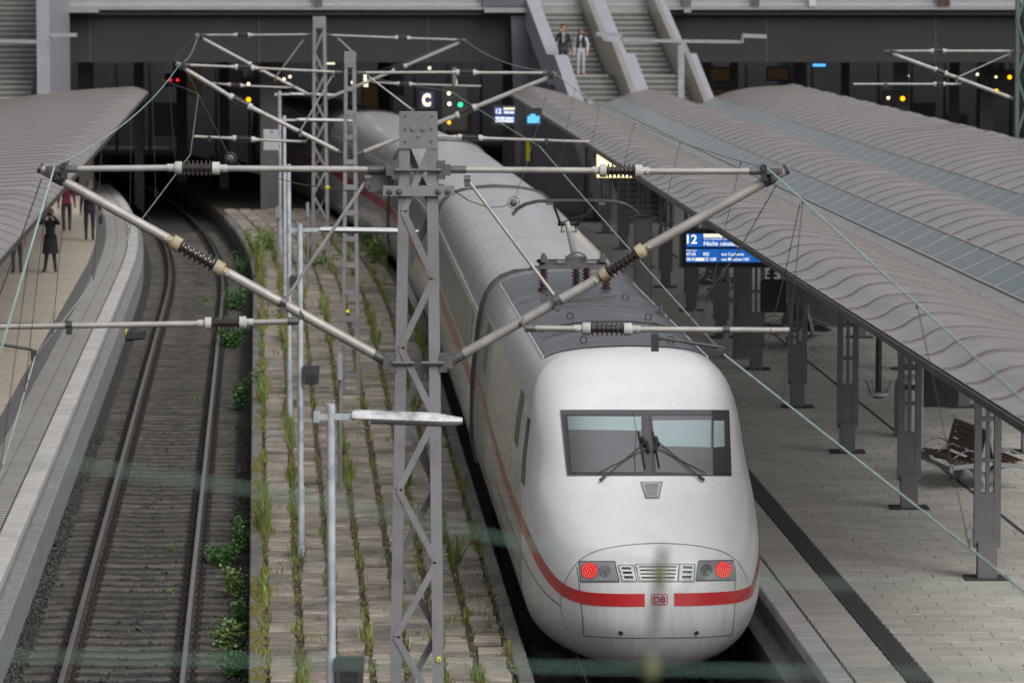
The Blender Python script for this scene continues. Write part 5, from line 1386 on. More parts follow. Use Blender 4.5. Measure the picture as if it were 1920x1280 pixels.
# white box on the farthest post, pot plant
c = on_plane(509, 262, 126.0); t = thing('white_box', (c.x, 125.7, c.z - .3), 'white equipment box hung high on the farthest lamp post', 'box')
MB().box((c.x, 125.7, c.z), (.43, .2, .6)).build('case', M['lamp_w'], t); MB().box((c.x + .03, 125.59, c.z + .24), (.06, .03, .06)).build('lock', M['steel_d'], t)
MB().box((c.x, 125.585, c.z), (.40, .01, .56)).build('lid', M['grey_l'], t)
b = on_level(507, 389, ZM); t = thing('plant_pot', b, 'white pot with dry plant beside the far pier', 'pot')
mb = MB(); mb.tube_prof(b, Vector((0, 0, 1)), [(0, .13), (.28, .17), (.3, .18), (.3, .15), (.24, .14)], 14, 0); mb.build('pot', M['lamp_w'], t, 'angle')
mb = MB()
for _ in range(70): 
    q = b + Vector((random.gauss(0, .13), random.gauss(0, .1), .3 + random.random() * .35)); mb.tube([b + Vector((0, 0, .27)), q], .008, 4)
mb.build('twigs', M['dry'], t)
# ------------------------------------------------------------------ canopies
BAY = 4.5; SEAM = 1.5
def prof_pts(keys, n=14):
    f = interp(keys); xs = np.linspace(keys[0][0], keys[-1][0], n); return [(x, f(x)) for x in xs]
V1 = prof_pts([(6.19, 4.85), (6.29, 4.858), (6.4, 4.895), (6.53, 4.98), (6.66, 5.025), (6.85, 5.035), (7.5, 4.935), (8.2, 4.72), (8.87, 4.44)], 26)
V2 = prof_pts([(9.82, 4.68), (10.2, 4.83), (10.55, 4.905), (10.85, 4.915), (11.2, 4.85), (11.6, 4.68), (11.95, 4.42)], 16)
V3 = prof_pts([(12.9, 4.68), (13.4, 4.86), (14.0, 4.98), (14.7, 5.04), (15.2, 5.06), (15.4, 5.1), (15.55, 5.06), (15.7, 4.98)], 20)
def panel_mesh(name, prof, k, fx_, mirror=False, bump=True):
    """one sheet between two standing seams; k = 0..2 position in a 4.5 m bay"""
    mb = MB(); ts = np.linspace(0, SEAM, 7); P = []; c_i = max(range(len(prof)), key=lambda i: prof[i][1]); cx = prof[c_i][0]
    for t in ts:
        yb = k * SEAM + t; row = []
        for (X, z) in prof:
            und = 0.0
            if bump: und = 0.016 * math.cos(2 * math.pi * (yb - 2.25) / BAY) * math.exp(-((X - cx + .02) / .26) ** 2)
            row.append((X + TR * t, t, z + und + 0.002 * math.sin(math.pi * t / SEAM)))
        P.append(row)
    mb.grid(P, 0)
    mb.grid([[(p[0], p[1], p[2] - .05) for p in row] for row in P], 2)
    # standing seam at t = 0
    for row in (P[0],):
        S = [[(p[0], -.011, p[2] - .004), (p[0], -.008, p[2] + .018), (p[0], .008, p[2] + .018), (p[0], .011, p[2] - .004)] for p in row]
        mb.grid(S, 1)
    me = bpy.data.meshes.new(name); me.from_pydata(mb.v, [], mb.f)
    for q in (M['canopy'], M['seam_c'], M['underside']): me.materials.append(q)
    me.polygons.foreach_set('material_index', mb.m); me.polygons.foreach_set('use_smooth', [True] * len(me.polygons)); me.update()
    return me
cR = thing('platform_canopy', (rx(10.4, 36), 36, ZP), 'long brown sheet metal platform roof with glass strips on the right', 'canopy')
LC = Vector(cR.location)
Y0, NB = 31.5, 71
vm = {v: [panel_mesh('roof_sheet', pr, k, rx) for k in range(3)] for v, pr in (('a', V1), ('b', V2), ('c', V3))}
# glass pane with mullion, grating piece
SH = lambda vs: [(v[0] + TR * v[1], v[1], v[2]) for v in vs]
mb = MB()
mb.add([(9.33, .02, 4.455), (9.82, .02, 4.69), (9.82, 1.48, 4.69), (9.33, 1.48, 4.455), (9.33, .02, 4.43), (9.82, .02, 4.665), (9.82, 1.48, 4.665), (9.33, 1.48, 4.43)],
       [(0, 1, 2, 3), (7, 6, 5, 4), (0, 4, 5, 1), (2, 6, 7, 3)])
mb.bar((9.33, 0, 4.455), (9.82, 0, 4.69), .024, .018, 1, up=(0, 0, 1)); mb.bar((9.83, 0, 4.698), (9.83, SEAM, 4.698), .025, .014, 1, up=(0, 0, 1))
mb.bar((9.325, 0, 4.448), (9.325, SEAM, 4.448), .025, .014, 1, up=(0, 0, 1))
gp = bpy.data.meshes.new('glass_pane'); gp.from_pydata(SH(mb.v), [], mb.f); gp.materials.append(M['rglass']); gp.materials.append(M['mullion']); gp.polygons.foreach_set('material_index', mb.m); gp.update()
mb = MB()
mb.box((9.09, SEAM / 2, 4.37), (.42, SEAM - .01, .02))
for i in range(30): mb.box((9.09, .025 + i * .05, 4.415), (.43, .018, .03))
for xx in (8.88, 9.3): mb.bar((xx, 0, 4.43), (xx, SEAM, 4.43), .02, .05, up=(0, 0, 1))
gr = bpy.data.meshes.new('gutter_grating'); gr.from_pydata(SH(mb.v), [], mb.f); gr.materials.append(M['grating']); gr.update()
def vis(X, z, Y):
    px, py = project((rx(X, Y), Y, z)); return px < 2050 and py < 1350
for k in range(NB):
    Y = Y0 + k * SEAM; ph = k % 3; base = Vector((rx(0, Y) - LC.x, Y - LC.y, -LC.z)); ry_ = (0, 0, 0)
    def put(me, nm, dx=0.0):
        o = obj_of(me, nm, cR, base + Vector((dx, 0, 0)))
        return o
    if vis(6.2, 4.9, Y + 1.5): put(vm['a'][ph], 'roof_sheet')
    if vis(9.0, 4.44, Y + 1.5): put(gr, 'gutter_grating'); put(gp, 'glass_pane')
    if vis(9.9, 4.8, Y + 1.5): put(vm['b'][ph], 'roof_sheet')
    if vis(12.0, 4.44, Y + 1.5): put(gr, 'gutter_grating', 3.08); put(gp, 'glass_pane', 3.08)
    if vis(13.0, 4.8, Y + 1.5): put(vm['c'][ph], 'roof_sheet')
YE = Y0 + NB * SEAM
mb = MB(); sweep(mb, [(6.16, 4.76), (6.16, 4.832), (6.20, 4.836)], [Y0, 60, 90, YE], rx); sweep(mb, [(6.16, 4.76), (6.3, 4.76)], [Y0, 60, 90, YE], rx)
mb.build('fascia', M['fascia'], cR)
for k in range(0, NB, 3):
    Y = Y0 + k * SEAM
    if not vis(6.2, 4.7, Y): continue
    mb = MB(); mb.bar((rx(6.3, Y), Y, 4.78), (rx(8.8, Y), Y, 4.2), .06, .1, up=(0, 1, 0)); mb.build('rafter', M['column'], cR)
# columns
def column_mesh():
    mb = MB(); H = 3.55
    def col_box(x0, x1, y0, y1, z0, z1, m): mb.box2((x0, y0, z0), (x1, y1, z1), m)
    mb.box((0, 0, .012), (.58, .5, .024), 2)
    col_box(-.125, .125, -.12, .12, .024, .5, 0)
    col_box(-.175, -.085, -.06, .06, .42, H, 0); col_box(.085, .175, -.06, .06, .42, H, 0)
    col_box(-.0845, .0845, -.055, .055, .42, 1.15, 0)
    col_box(-.025, .025, -.04, .04, 1.15, H, 0)
    for z in (1.55, 2.1, 2.7, 3.3): col_box(-.0845, .0845, -.05, .05, z, z + .05, 0)
    me = bpy.data.meshes.new('column'); me.from_pydata(mb.v, [], mb.f)
    for q in (M['column'], M['column_l'], M['plate']): me.materials.append(q)
    me.polygons.foreach_set('material_index', mb.m); me.update(); return me
CM = column_mesh()
for i in range(14):
    Y = 48.6 + i * 7.42
    if i: obj_of(CM, 'column', cR, (rx(8.86, Y) - LC.x, Y - LC.y, 0))
    if i > 1: obj_of(CM, 'column', cR, (rx(11.9, Y) - LC.x, Y - LC.y, 0))
mb = MB(); p = on_plane(1683, 655, 63.4); mb.box((p.x, p.y - .2, p.z), (.05, .04, .16)); mb.build('emergency_light', M['copper'], cR)

# left canopy (its right hand wing)
cL = thing('platform_canopy', (lx(-6, 80), 80, ZP), 'brown sheet metal platform roof on the left with rippled edge', 'canopy')
LCL = Vector(cL.location)
VL = [(-(X - 6.19) - 3.55, z - .02) for X, z in V1]
VLp = prof_pts([(-9.4, 4.38), (-8.2, 4.6), (-7.0, 4.79), (-6.0, 4.9), (-5.0, 4.975), (-4.4, 5.01), (-4.0, 5.03), (-3.8, 4.99), (-3.68, 4.92), (-3.58, 4.88), (-3.52, 4.875)], 26)
def panel_mesh_l(k):
    mb = MB(); ts = np.linspace(0, SEAM, 7); P = []
    for t in ts:
        yb = k * SEAM + t
        P.append([(X + TL * t, t, z + .016 * math.cos(2 * math.pi * (yb - 2.25) / BAY) * math.exp(-((X + 3.98) / .26) ** 2) + .002 * math.sin(math.pi * t / SEAM)) for X, z in VLp])
    mb.grid(P, 0); mb.grid([[(p[0], p[1], p[2] - .05) for p in r_] for r_ in P], 2)
    mb.grid([[(p[0], -.011, p[2] - .004), (p[0], -.008, p[2] + .018), (p[0], .008, p[2] + .018), (p[0], .011, p[2] - .004)] for p in P[0]], 1)
    me = bpy.data.meshes.new('roof_sheet'); me.from_pydata(mb.v, [], mb.f)
    for q in (M['canopy'], M['seam_c'], M['underside']): me.materials.append(q)
    me.polygons.foreach_set('material_index', mb.m); me.polygons.foreach_set('use_smooth', [True] * len(me.polygons)); me.update(); return me
pl = [panel_mesh_l(k) for k in range(3)]
Y = 55.0; k = 0
def lxs(X, Y): return X + TL * Y
while Y < 136.5:
    obj_of(pl[k % 3], 'roof_sheet', cL, (lxs(0, Y) - LCL.x, Y - LCL.y, -LCL.z)); Y += SEAM; k += 1
mb = MB(); sweep(mb, [(-3.65, 4.79), (-3.49, 4.79), (-3.49, 4.88)], [55, 90, Y], lxs); mb.build('fascia', M['fascia'], cL)
for i in range(8):
    Yc = 72 + i * 8.2; obj_of(CM, 'column', cL, (lxs(-7.4, Yc) - LCL.x, Yc - LCL.y, 0))

# ------------------------------------------------------------------ things on the right platform
def seg_text(txt, px, py, hpx, Y, m, name, parent, bold=0.0, maxw=None):
    p = on_plane(px, py, Y); sc_ = Y / FPX
    me, wdt = flat_text(txt, hpx * sc_, m, name, bold)
    k = 1.0 if maxw is None else maxw * sc_ / max(wdt, 1e-6)
    L = parent_world(parent)
    return obj_of(me, name, parent, (p.x - L.x, Y - L.y, p.z - L.z), (0, 0, 0), (k, 1, 1))
def px_box(mb, x0, y0, x1, y1, Ya, Yb, m=0):
    A, B = on_plane(x0, y0, Ya), on_plane(x1, y1, Ya); mb.box2((A.x, Ya, B.z), (B.x, Yb, A.z), m); return mb
YD = 74.0
p = on_plane(1370, 503, YD); dsp = thing('departure_board', (p.x, YD, p.z), 'large blue departure board showing track 12 under the canopy edge', 'display')
px_box(MB(), 1274, 430, 1506, 502, YD, YD + .3).build('housing', M['navy'], dsp)
px_box(MB(), 1279, 433, 1502, 500, YD - .012, YD - .002).build('bezel', M['black'], dsp)
for (x0, y0, x1, y1) in ((1287, 438, 1317.5, 463), (1318.5, 438, 1497, 463), (1287, 467, 1319, 491.5), (1320, 467, 1351, 491.5), (1352, 467, 1384, 491.5), (1385, 467, 1416, 491.5), (1417, 467, 1449, 491.5), (1450, 467, 1497, 491.5)):
    px_box(MB(), x0, y0, x1, y1, YD - .02, YD - .013).build('screen', M['screen_blue'], dsp)
px_box(MB(), 1319, 438.5, 1366, 445, YD - .026, YD - .021).build('highlight', M['screen_yel'], dsp)
px_box(MB(), 1305, 483.5, 1319.5, 489, YD - .026, YD - .021).build('highlight', M['screen_yel'], dsp)
for txt, x, y, h, mw, b in (('12', 1288, 456.5, 16.5, 19, .004), ('von Frankfurt(M) Hbf', 1319.5, 449.6, 3.6, 46, 0), ('Nicht einsteigen', 1319.5, 460.5, 8, 79, .0012), ('Folgezüge', 1287, 470.6, 2.8, 19, 0),
                            ('07:34', 1287, 479.3, 6, 17, .0006), ('RE5', 1319, 479.3, 6, 10.5, .0006), ('von Cuxhaven', 1352, 479.3, 6, 43, .0006), ('08:42', 1287, 488.8, 6, 17.5, .0006), ('ICE 1688', 1319, 488.8, 6, 24, .0006), ('von München Hbf', 1352, 488.8, 6, 53, .0006)):
    seg_text(txt, x, y, h, YD - .028, M['screen_white'], 'screen_text', dsp, b, mw)
mb = MB()
for px in (1300, 1480):
    q = on_plane(px, 432, YD + .15); mb.tube([q, q + Vector((0, 0, .45))], .03, 6)
mb.build('hanger', M['steel_d'], dsp)
# far boards
YB2 = 118.0
p = on_plane(945, 232, YB2); t = thing('departure_board', (p.x, YB2, p.z), 'small far departure board with 12 left of the canopy tip', 'display')
px_box(MB(), 924, 199, 969, 235, YB2, YB2 + .3).build('housing', M['black'], t)
for (x0, y0, x1, y1, m) in ((928, 202, 942, 215, 'screen_blue'), (944, 202, 965, 206, 'screen_yel'), (944, 208, 965, 214.5, 'screen_blue'), (928, 218, 965, 230, 'screen_blue')):
    px_box(MB(), x0, y0, x1, y1, YB2 - .02, YB2 - .01).build('screen', M[m], t)
for txt, x, y, h, mw in (('12', 930, 213, 9, 10), ('Nicht einst', 945, 213, 5, 19), ('07:34 RE5 Cuxhaven', 929, 223.5, 4, 34), ('08:42 ICE München', 929, 229, 4, 34)):
    seg_text(txt, x, y, h, YB2 - .025, M['screen_white'], 'screen_text', t, .006, mw)
YB3 = 112.0
p = on_plane(1000, 240, YB3); t = thing('departure_board', (p.x, YB3, p.z), 'small dark board with bright blue screen beside the canopy tip', 'display')
px_box(MB(), 984, 203, 1016, 236, YB3, YB3 + .3).build('housing', M['black'], t)
px_box(MB(), 989, 218, 1012, 231, YB3 - .02, YB3 - .01).build('screen', M['neon'], t); px_box(MB(), 994, 214, 1004, 218, YB3 - .02, YB3 - .01).build('screen', M['neon'], t)
# dark hanging monitor (seen from behind), dark panel, hanging lamp
YH = 66.5
p = on_plane(1450, 586, YH); t = thing('hanging_monitor', (p.x, YH, p.z), 'dark rounded monitor hanging under the canopy beside the departure board', 'monitor')
mb = MB(); A, B = on_plane(1426, 524, YH), on_plane(1474, 586, YH); r_ = .035
out = [(A.x + r_, A.z), (B.x - r_, A.z), (B.x, A.z - r_), (B.x, B.z + r_), (B.x - r_, B.z), (A.x + r_, B.z), (A.x, B.z + r_), (A.x, A.z - r_)]
mb.add([(x, YH, z) for x, z in out] + [(x, YH + .12, z) for x, z in out], [tuple(reversed(range(8))), tuple(range(8, 16))] + [(i, (i + 1) % 8, 8 + (i + 1) % 8, 8 + i) for i in range(8)]); mb.build('case', M['black'], t)
for px in (1434, 1464): px_box(MB(), px - 2.5, 530, px + 3, 539, YH - .02, YH - .002).build('bracket', M['steel_d'], t)
mb = MB(); q = on_plane(1447, 524, YH + .05); mb.tube([q, q + Vector((0, 0, .8))], .035, 8); mb.box(q + Vector((0, 0, .06)), (.16, .06, .04)); mb.box(q + Vector((0, 0, .12)), (.12, .06, .03)); mb.build('hanger', M['steel_d'], t)
YQ = 69.0
p = on_plane(1765, 763, YQ); t = thing('notice_screen', (p.x, YQ, p.z), 'large plain black panel hanging behind the second column', 'panel')
px_box(MB(), 1732.5, 655, 1797, 763, YQ, YQ + .14).build('case', M['black'], t); px_box(MB(), 1729, 655, 1732, 763, YQ, YQ + .12).build('edge', M['bench_m'], t)
YK = 68.5
p = on_plane(1647, 746, YK); t = thing('hanging_lamp', (p.x, YK, p.z), 'black hanging tube ending in a white disc with bird spikes', 'lamp')
mb = MB(); mb.tube([p + Vector((0, 0, .1)), p + Vector((0, 0, 1.6))], .052, 10); mb.build('tube', M['steel_d'], t)
mb = MB(); mb.tube_prof(p, Vector((0, 0, 1)), [(0, .07), (.015, .1), (.03, .1)], 14, 0); mb.build('lens', M['black'], t)
mb = MB(); mb.tube_prof(p + Vector((0, 0, .032)), Vector((0, 0, 1)), [(0, .14), (.01, .165), (.05, .165), (.06, .15)], 18, 0); mb.build('disc', M['grey_l'], t, 'angle')
for k in range(12):
    an = k * .5236; q = p + Vector((.14 * math.cos(an), .14 * math.sin(an), .09)); mb = MB(); mb.tube([q, q + Vector((.09 * math.cos(an), .09 * math.sin(an), .2))], .004, 4); mb.build('bird_spike', M['steel_d'], t)
# round poster pillar / bin behind the second column
b = on_level(1704, 818, ZP); t = thing('litter_column', b, 'round grey waste column behind the second canopy column', 'waste bin')
mb = MB(); mb.tube_prof(b, Vector((0, 0, 1)), [(0, .26), (.85, .26), (.95, .255), (1.03, .2), (1.07, .1)], 20, 0); mb.build('body', M['bench_m'], t, 'angle')
MB().box(b + Vector((0, -.255, .88)), (.22, .04, .09)).build('slot', M['black'], t)
# benches
def bench(base, label, rz=0.0):
    t = thing('platform_bench', base, label, 'bench', 'benches on the right platform', rz=rz)
    Lb = 1.9
    for sd in (-1, 1):                                  # back to back seats
        for i in range(5):
            x = sd * (-.52 + i * .088); mb = MB(); mb.box((x, 0, .45 - (.012 * i)), (.07, Lb, .028), ry=sd * -.08); mb.build('seat_slat', M['wood'], t, local=True)
        for i in range(5):
            x = sd * (-.135 + i * .03); mb = MB(); mb.box((x, 0, .50 + i * .095), (.028, Lb, .075), ry=sd * .28); mb.build('back_slat', M['wood'], t, local=True)
        for yy in (-Lb / 2 - .02, Lb / 2 + .02):
            mb = MB(); mb.bar((sd * -.6, yy, .36), (sd * -.1, yy, .40), .07, .05, up=(0, 1, 0)); mb.bar((sd * -.13, yy, .4), (sd * .02, yy, .98), .06, .05, up=(0, 1, 0))
            mb.bar((sd * -.6, yy, .3), (sd * -.6, yy, .42), .05, .05, up=(0, 1, 0)); mb.build('side_frame', M['bench_m'], t, local=True)
        mb = MB(); mb.bar((sd * -.6, -Lb / 2, .33), (sd * -.6, Lb / 2, .33), .05, .05, up=(0, 0, 1)); mb.build('front_rail', M['bench_m'], t, local=True)
        for yy in (-Lb / 2, .0, Lb / 2):
            mb = MB(); mb.tube([(sd * (-.56 + .44 * k / 8), yy, .46 + .16 * math.sin(math.pi * min(1, k / 8 * .75 + .08))) for k in range(9)], .010, 6); mb.build('armrest', M['bench_m'], t, True, True)
    for yy in (-.7, .7):
        mb = MB(); mb.tube([(-.42, yy, .38), (-.2, yy, .34), (-.05, yy, .2), (0, yy, .02)], [.05, .06, .07, .08], 8); mb.tube([(.42, yy, .38), (.2, yy, .34), (.05, yy, .2), (0, yy, .02)], [.05, .06, .07, .08], 8); mb.box((0, yy, .012), (.3, .2, .024))
        mb.build('leg', M['bench_m'], t, True, True)
    return t
b = on_level(1822, 905, ZP); bench(b, 'nearest wooden slatted double bench between the first two columns', TRZ + .12)
b = on_level(1495, 652, ZP); bench(b, 'farther wooden slatted double bench behind the fourth column', TRZ + .1)
b = on_level(1345, 560, ZP); bench(b, 'most distant wooden bench seen below the departure board', TRZ + .1)
# cabinets and posts further down the platform
def cabinet(px0, px1, py0, py1, Y, label, m='beige', dp=.6, cat='cabinet'):
    A, B = on_plane(px0, py0, Y), on_plane(px1, py1, Y); t = thing('service_cabinet', ((A.x + B.x) / 2, Y, ZP), label, cat)
    MB().box2((A.x, Y, ZP), (B.x, Y + dp, A.z)).build('case', M[m], t); MB().box2((A.x - .02, Y - .02, A.z), (B.x + .02, Y + dp + .02, A.z + .04)).build('lid', M['column'], t)
    MB().box2((A.x + .04, Y - .012, ZP + .12), (B.x - .04, Y - .002, A.z - .06)).build('door', M['grey_l'] if m == 'beige' else M['column'], t)
    return t
cabinet(1190, 1222, 408, 515, 102.0, 'tall beige cabinet under the far part of the canopy')
cabinet(1378, 1404, 470, 620, 88.0, 'grey slab cabinet with blue sticker left of the hanging monitor', 'column')
p = on_plane(1381, 583, 87.9); t = thing('notice_sticker', p, 'small blue sticker on the grey slab cabinet', 'sticker'); MB().box((p.x, 87.96, p.z), (.05, .02, .13)).build('face', M['blue_sign'], t)
p = on_plane(1590, 620, 84.0)
t = thing('shelter_wall', (on_plane(1560, 620, 84).x, 84, ZP), 'dark grey shelter wall behind the third canopy column', 'wall')
px_box(MB(), 1478, 470, 1605, 625, 96.0, 96.2).build('panel', M['concrete'], t)
A = on_plane(1478, 470, 96.0); MB().box2((A.x - .05, 95.95, ZP), (A.x, 96.25, A.z)).build('frame', M['column'], t)

# lit poster and yellow timetable sheet under the canopy
YL = 106.0
p = on_plane(1145, 336, YL); t = thing('lit_poster_case', (p.x, YL, p.z), 'glowing cream poster case behind the right insulator', 'poster')
px_box(MB(), 1117, 272, 1190, 336, YL, YL + .2).build('case', M['fascia'], t); px_box(MB(), 1119, 275, 1188, 333, YL - .015, YL - .004).build('lit_face', M['warm_lit'], t)
YL = 128.0
p = on_plane(989, 300, YL); t = thing('timetable_case', (p.x, YL, p.z), 'narrow yellow timetable sheet left of the stair foot', 'poster')
px_box(MB(), 984, 262, 999, 306, YL, YL + .12).build('case', M['fascia'], t); px_box(MB(), 986, 265, 994, 303, YL - .012, YL - .003).build('sheet', M['yellow'], t)
# ------------------------------------------------------------------ concourse bridge
YG = 148.0
def zat(py, Y): return on_plane(960, py, Y).z
ZG0, ZG1 = zat(117, YG), zat(13, YG)
br = thing('concourse_bridge', (0, YG, -0.3), 'wide dark concourse bridge crossing above all tracks', 'bridge')
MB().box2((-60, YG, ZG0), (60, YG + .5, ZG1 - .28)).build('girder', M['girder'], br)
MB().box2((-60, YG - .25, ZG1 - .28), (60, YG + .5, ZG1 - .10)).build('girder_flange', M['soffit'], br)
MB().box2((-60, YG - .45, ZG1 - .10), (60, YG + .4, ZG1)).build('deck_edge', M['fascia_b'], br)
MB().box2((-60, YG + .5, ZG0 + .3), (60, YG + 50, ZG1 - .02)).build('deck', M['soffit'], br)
for k in range(40):
    x = -38 + k * 1.95
    if -39 < x < 40 and (k % 3 == 0): MB().box2((x - .02, YG - .02, ZG0), (x + .02, YG, ZG1 - .3)).build('girder_joint', M['soffit'], br)
mb = MB()
for k in range(520):
    x = -32 + k * .125; mb.box2((x - .012, YG - .35, ZG1), (x + .012, YG - .33, ZG1 + 1.1))
tag(mb.build('railing_bars', M['railing'], br), kind='stuff')
for z in (.06, .55, 1.1): MB().box2((-60, YG - .37, ZG1 + z), (60, YG - .31, ZG1 + z + .04)).build('rail', M['railing'], br)
mb = MB(); mb.box2((-60, YG - .1, ZG1), (60, YG - .06, ZG1 + 1.3)); mb.build('parapet_panel', M['grey_l'], br)
for (x0, x1, m) in ((905, 988, 'navy'), (1280, 1296, 'navy'), (590, 604, 'concrete'), (1412, 1424, 'concrete'), (1760, 1782, 'neon_red'), (1518, 1530, 'lamp_w')):
    A, B = on_plane(x0, -40, YG - .6), on_plane(x1, 11, YG - .6); MB().box2((A.x, YG - .5, ZG1 + .02), (B.x, YG - .4, ZG1 + 1.25)).build('parapet_panel', M[m] if m != 'neon_red' else M['insul_red'], br)
for x0, x1 in ((908, 988), (1282, 1296), (92, 185)):
    A, B = on_plane(x0, 15, YG - .6), on_plane(x1, 24, YG - .6); MB().box2((A.x, YG - .7, B.z), (B.x, YG - .47, A.z)).build('deck_bracket', M['fascia_b'], br)
# piers under the bridge, and walls added to keep it dark
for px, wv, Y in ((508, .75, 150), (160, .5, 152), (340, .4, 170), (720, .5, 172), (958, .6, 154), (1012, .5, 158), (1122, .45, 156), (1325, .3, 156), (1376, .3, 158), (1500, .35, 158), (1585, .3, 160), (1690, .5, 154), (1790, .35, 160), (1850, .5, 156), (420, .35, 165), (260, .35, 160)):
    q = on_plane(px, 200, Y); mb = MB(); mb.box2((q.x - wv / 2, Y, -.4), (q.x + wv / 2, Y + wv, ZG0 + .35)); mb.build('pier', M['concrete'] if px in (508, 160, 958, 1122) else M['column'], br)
MB().box2((-60, 205, -.4), (60, 206, ZG1 + 10)).build('shade_wall_back', M['facade'], br)  # added behind the hall to block light from beyond
for sd in (-1, 1): MB().box2((sd * 44, YG + 1, -.4), (sd * 44.5, 206, ZG1)).build('shade_wall_end', M['soffit'], br)  # unseen side walls added to stop light leaking in
# shops and lights under the bridge
def lit(name, x0, y0, x1, y1, Y, m, label, cat):
    A, B = on_plane(x0, y0, Y), on_plane(x1, y1, Y); t = thing(name, ((A.x + B.x) / 2, Y, B.z), label, cat)
    MB().box2((A.x - .05, Y, B.z - .05), (B.x + .05, Y + .15, A.z + .05)).build('case', M['black'], t); MB().box2((A.x, Y - .02, B.z), (B.x, Y - .004, A.z)).build('lit_face', M[m], t)
    return t
lit('shop_window', 1284, 152, 1322, 188, 168, 'shop', 'dim amber shop window just right of the stairs', 'window')
lit('shop_window', 1330, 128, 1378, 152, 170, 'shop', 'dim amber shop window behind the thin pier right of the stairs', 'window')
lit('shop_window', 1322, 168, 1404, 188, 164, 'shop', 'low amber lit counter right of the stairs', 'window')
lit('shop_window', 1440, 128, 1478, 150, 168, 'shop', 'dim shop window near the arched canopy end', 'window')
lit('shop_sign', 1281, 132, 1304, 143, 162, 'neon_red', 'glowing orange shop sign at the right stair edge', 'sign')
lit('shop_sign', 1524, 120, 1548, 125, 158, 'neon', 'small bright blue sign under the bridge above the arched canopy', 'sign')
lit('shop_window', 680, 160, 735, 205, 190, 'shop', 'faint brown lit wall behind the train under the bridge', 'window')  # a wall, not a window; the light on it is put in as glow
lit('shop_window', 1098, 250, 1112, 300, 150, 'shop', 'narrow brown lit strip left of the stair foot', 'window')
lit('platform_lamp', 1326, 158, 1330, 162, 158, 's_white', 'small white lamp under the bridge right of the stairs', 'lamp')
lit('platform_lamp', 1302, 122, 1310, 128, 158, 's_white', 'warm white lamp above the orange shop sign', 'lamp')
# bystanders' silhouettes are too dark to tell apart there; signals follow
def signal(px, py0, py1, Y, lights, label, wv=.5):
    A, B = on_plane(px, py0, Y), on_plane(px, py1, Y); t = thing('rail_signal', (A.x, Y, max(-.2, B.z)), label, 'signal', 'light signals under the bridge')
    xs = [on_plane(l[0], l[1], Y) for l in lights]; x0 = min(q.x for q in xs) - .22; x1 = max(q.x for q in xs) + .22; z0 = min(q.z for q in xs) - .25; z1 = max(q.z for q in xs) + .25
    MB().box2((x0, Y, z0), (x1, Y + .25, z1)).build('head', M['black'], t)
    MB().box2(((x0 + x1) / 2 - .06, Y + .26, z1 - .1), ((x0 + x1) / 2 + .06, Y + .36, min(z1 + 1.4, ZG0))).build('bracket', M['column'], t)
    for (x, y, r_, m) in lights:
        q = on_plane(x, y, Y); r_ *= .78; mb = MB(); mb.tube_prof(Vector((q.x, Y + .01, q.z)), Vector((0, -1, 0)), [(0, r_), (.03, r_), (.05, r_ * .7)], 12, 0); mb.build('light', M[m], t)
        mb = MB(); mb.tube([Vector((q.x, Y - .02, q.z)) + Vector((math.cos(a) * (r_ + .03), -.08, math.sin(a) * (r_ + .03))) for a in np.linspace(0, math.pi, 9)], .02, 4); mb.build('hood', M['black'], t)
    return t
signal(325, 140, 160, 165, [(320, 150.5, .055, 's_red'), (333, 150.5, .065, 's_red')], 'signal with two red lights in the dark at left')
signal(480, 150, 200, 152, [(466, 158, .07, 's_white'), (493, 159, .1, 's_amber'), (466, 187, .1, 's_amber')], 'signal with one white and two amber lights left of the masts')
signal(850, 170, 235, 140, [(841.5, 175.5, .07, 's_white'), (842.5, 195, .075, 's_white'), (863, 196.5, .105, 's_green'), (842, 230, .07, 's_amber')], 'signal with white, green and amber lights above the train')
signal(1680, 180, 200, 152, [(1665.5, 184, .065, 's_white'), (1692.5, 185, .1, 's_amber')], 'signal with white and amber light right of the arched canopy')
signal(1880, 140, 180, 152, [(1867.5, 144.5, .045, 's_white'), (1893, 145, .085, 's_amber'), (1868, 171, .09, 's_amber')], 'signal with two amber lights beside the green mast')
# rows of small ceiling lamps and glazed shop fronts deep in the hall
random.seed(21)
for k in range(12):
    px, py, Y = random.choice([random.uniform(120, 560), random.uniform(660, 960), random.uniform(1300, 1900), random.uniform(1300, 1900)]), random.uniform(124, 178), random.uniform(165, 198)
    q = on_plane(px, py, Y); t = thing('hall_lamp', q, 'tiny warm lamp deep in the dark hall under the bridge', 'lamp', 'tiny lamps deep under the bridge')
    mb = MB(); mb.tube_prof(q, Vector((0, -1, 0)), [(0, .05), (.05, .06), (.1, .04)], 8, 0); mb.build('bulb', M['shop2'], t)
    mb = MB(); mb.tube([q + Vector((0, 0, .05)), q + Vector((0, 0, .5))], .02, 5); mb.build('stem', M['black'], t)
hall = thing('hall_facade', (0, 200, -.3), 'dim glazed shop fronts at the back of the dark hall', 'facade')
for k in range(46):
    x = -34 + k * 1.55
    if random.random() < .75:
        z0 = random.choice([.8, 1.0, 2.9]); z1 = z0 + random.uniform(1.2, 2.0)
        MB().box2((x + .1, 200, z0), (x + random.uniform(.8, 1.45), 200.1, z1)).build('shop_pane', M[random.choice(['dim_pane', 'dim_pane', 'dim_pane2'])], hall)
    MB().box2((x - .06, 199.8, -.3), (x + .06, 200.05, 6.2)).build('mullion', M['column'], hall)
# letter C
YS_ = 136.0
p = on_plane(800, 203, YS_); t = thing('letter_sign', (p.x, YS_, p.z), 'navy sign with a glowing letter C above the train', 'sign')
px_box(MB(), 788, 172, 814, 203, YS_, YS_ + .15).build('board', M['sign_navy'], t)
seg_text('C', 791.5, 198, 21, YS_ - .01, M['c_sign'], 'letter', t, .03, 16)
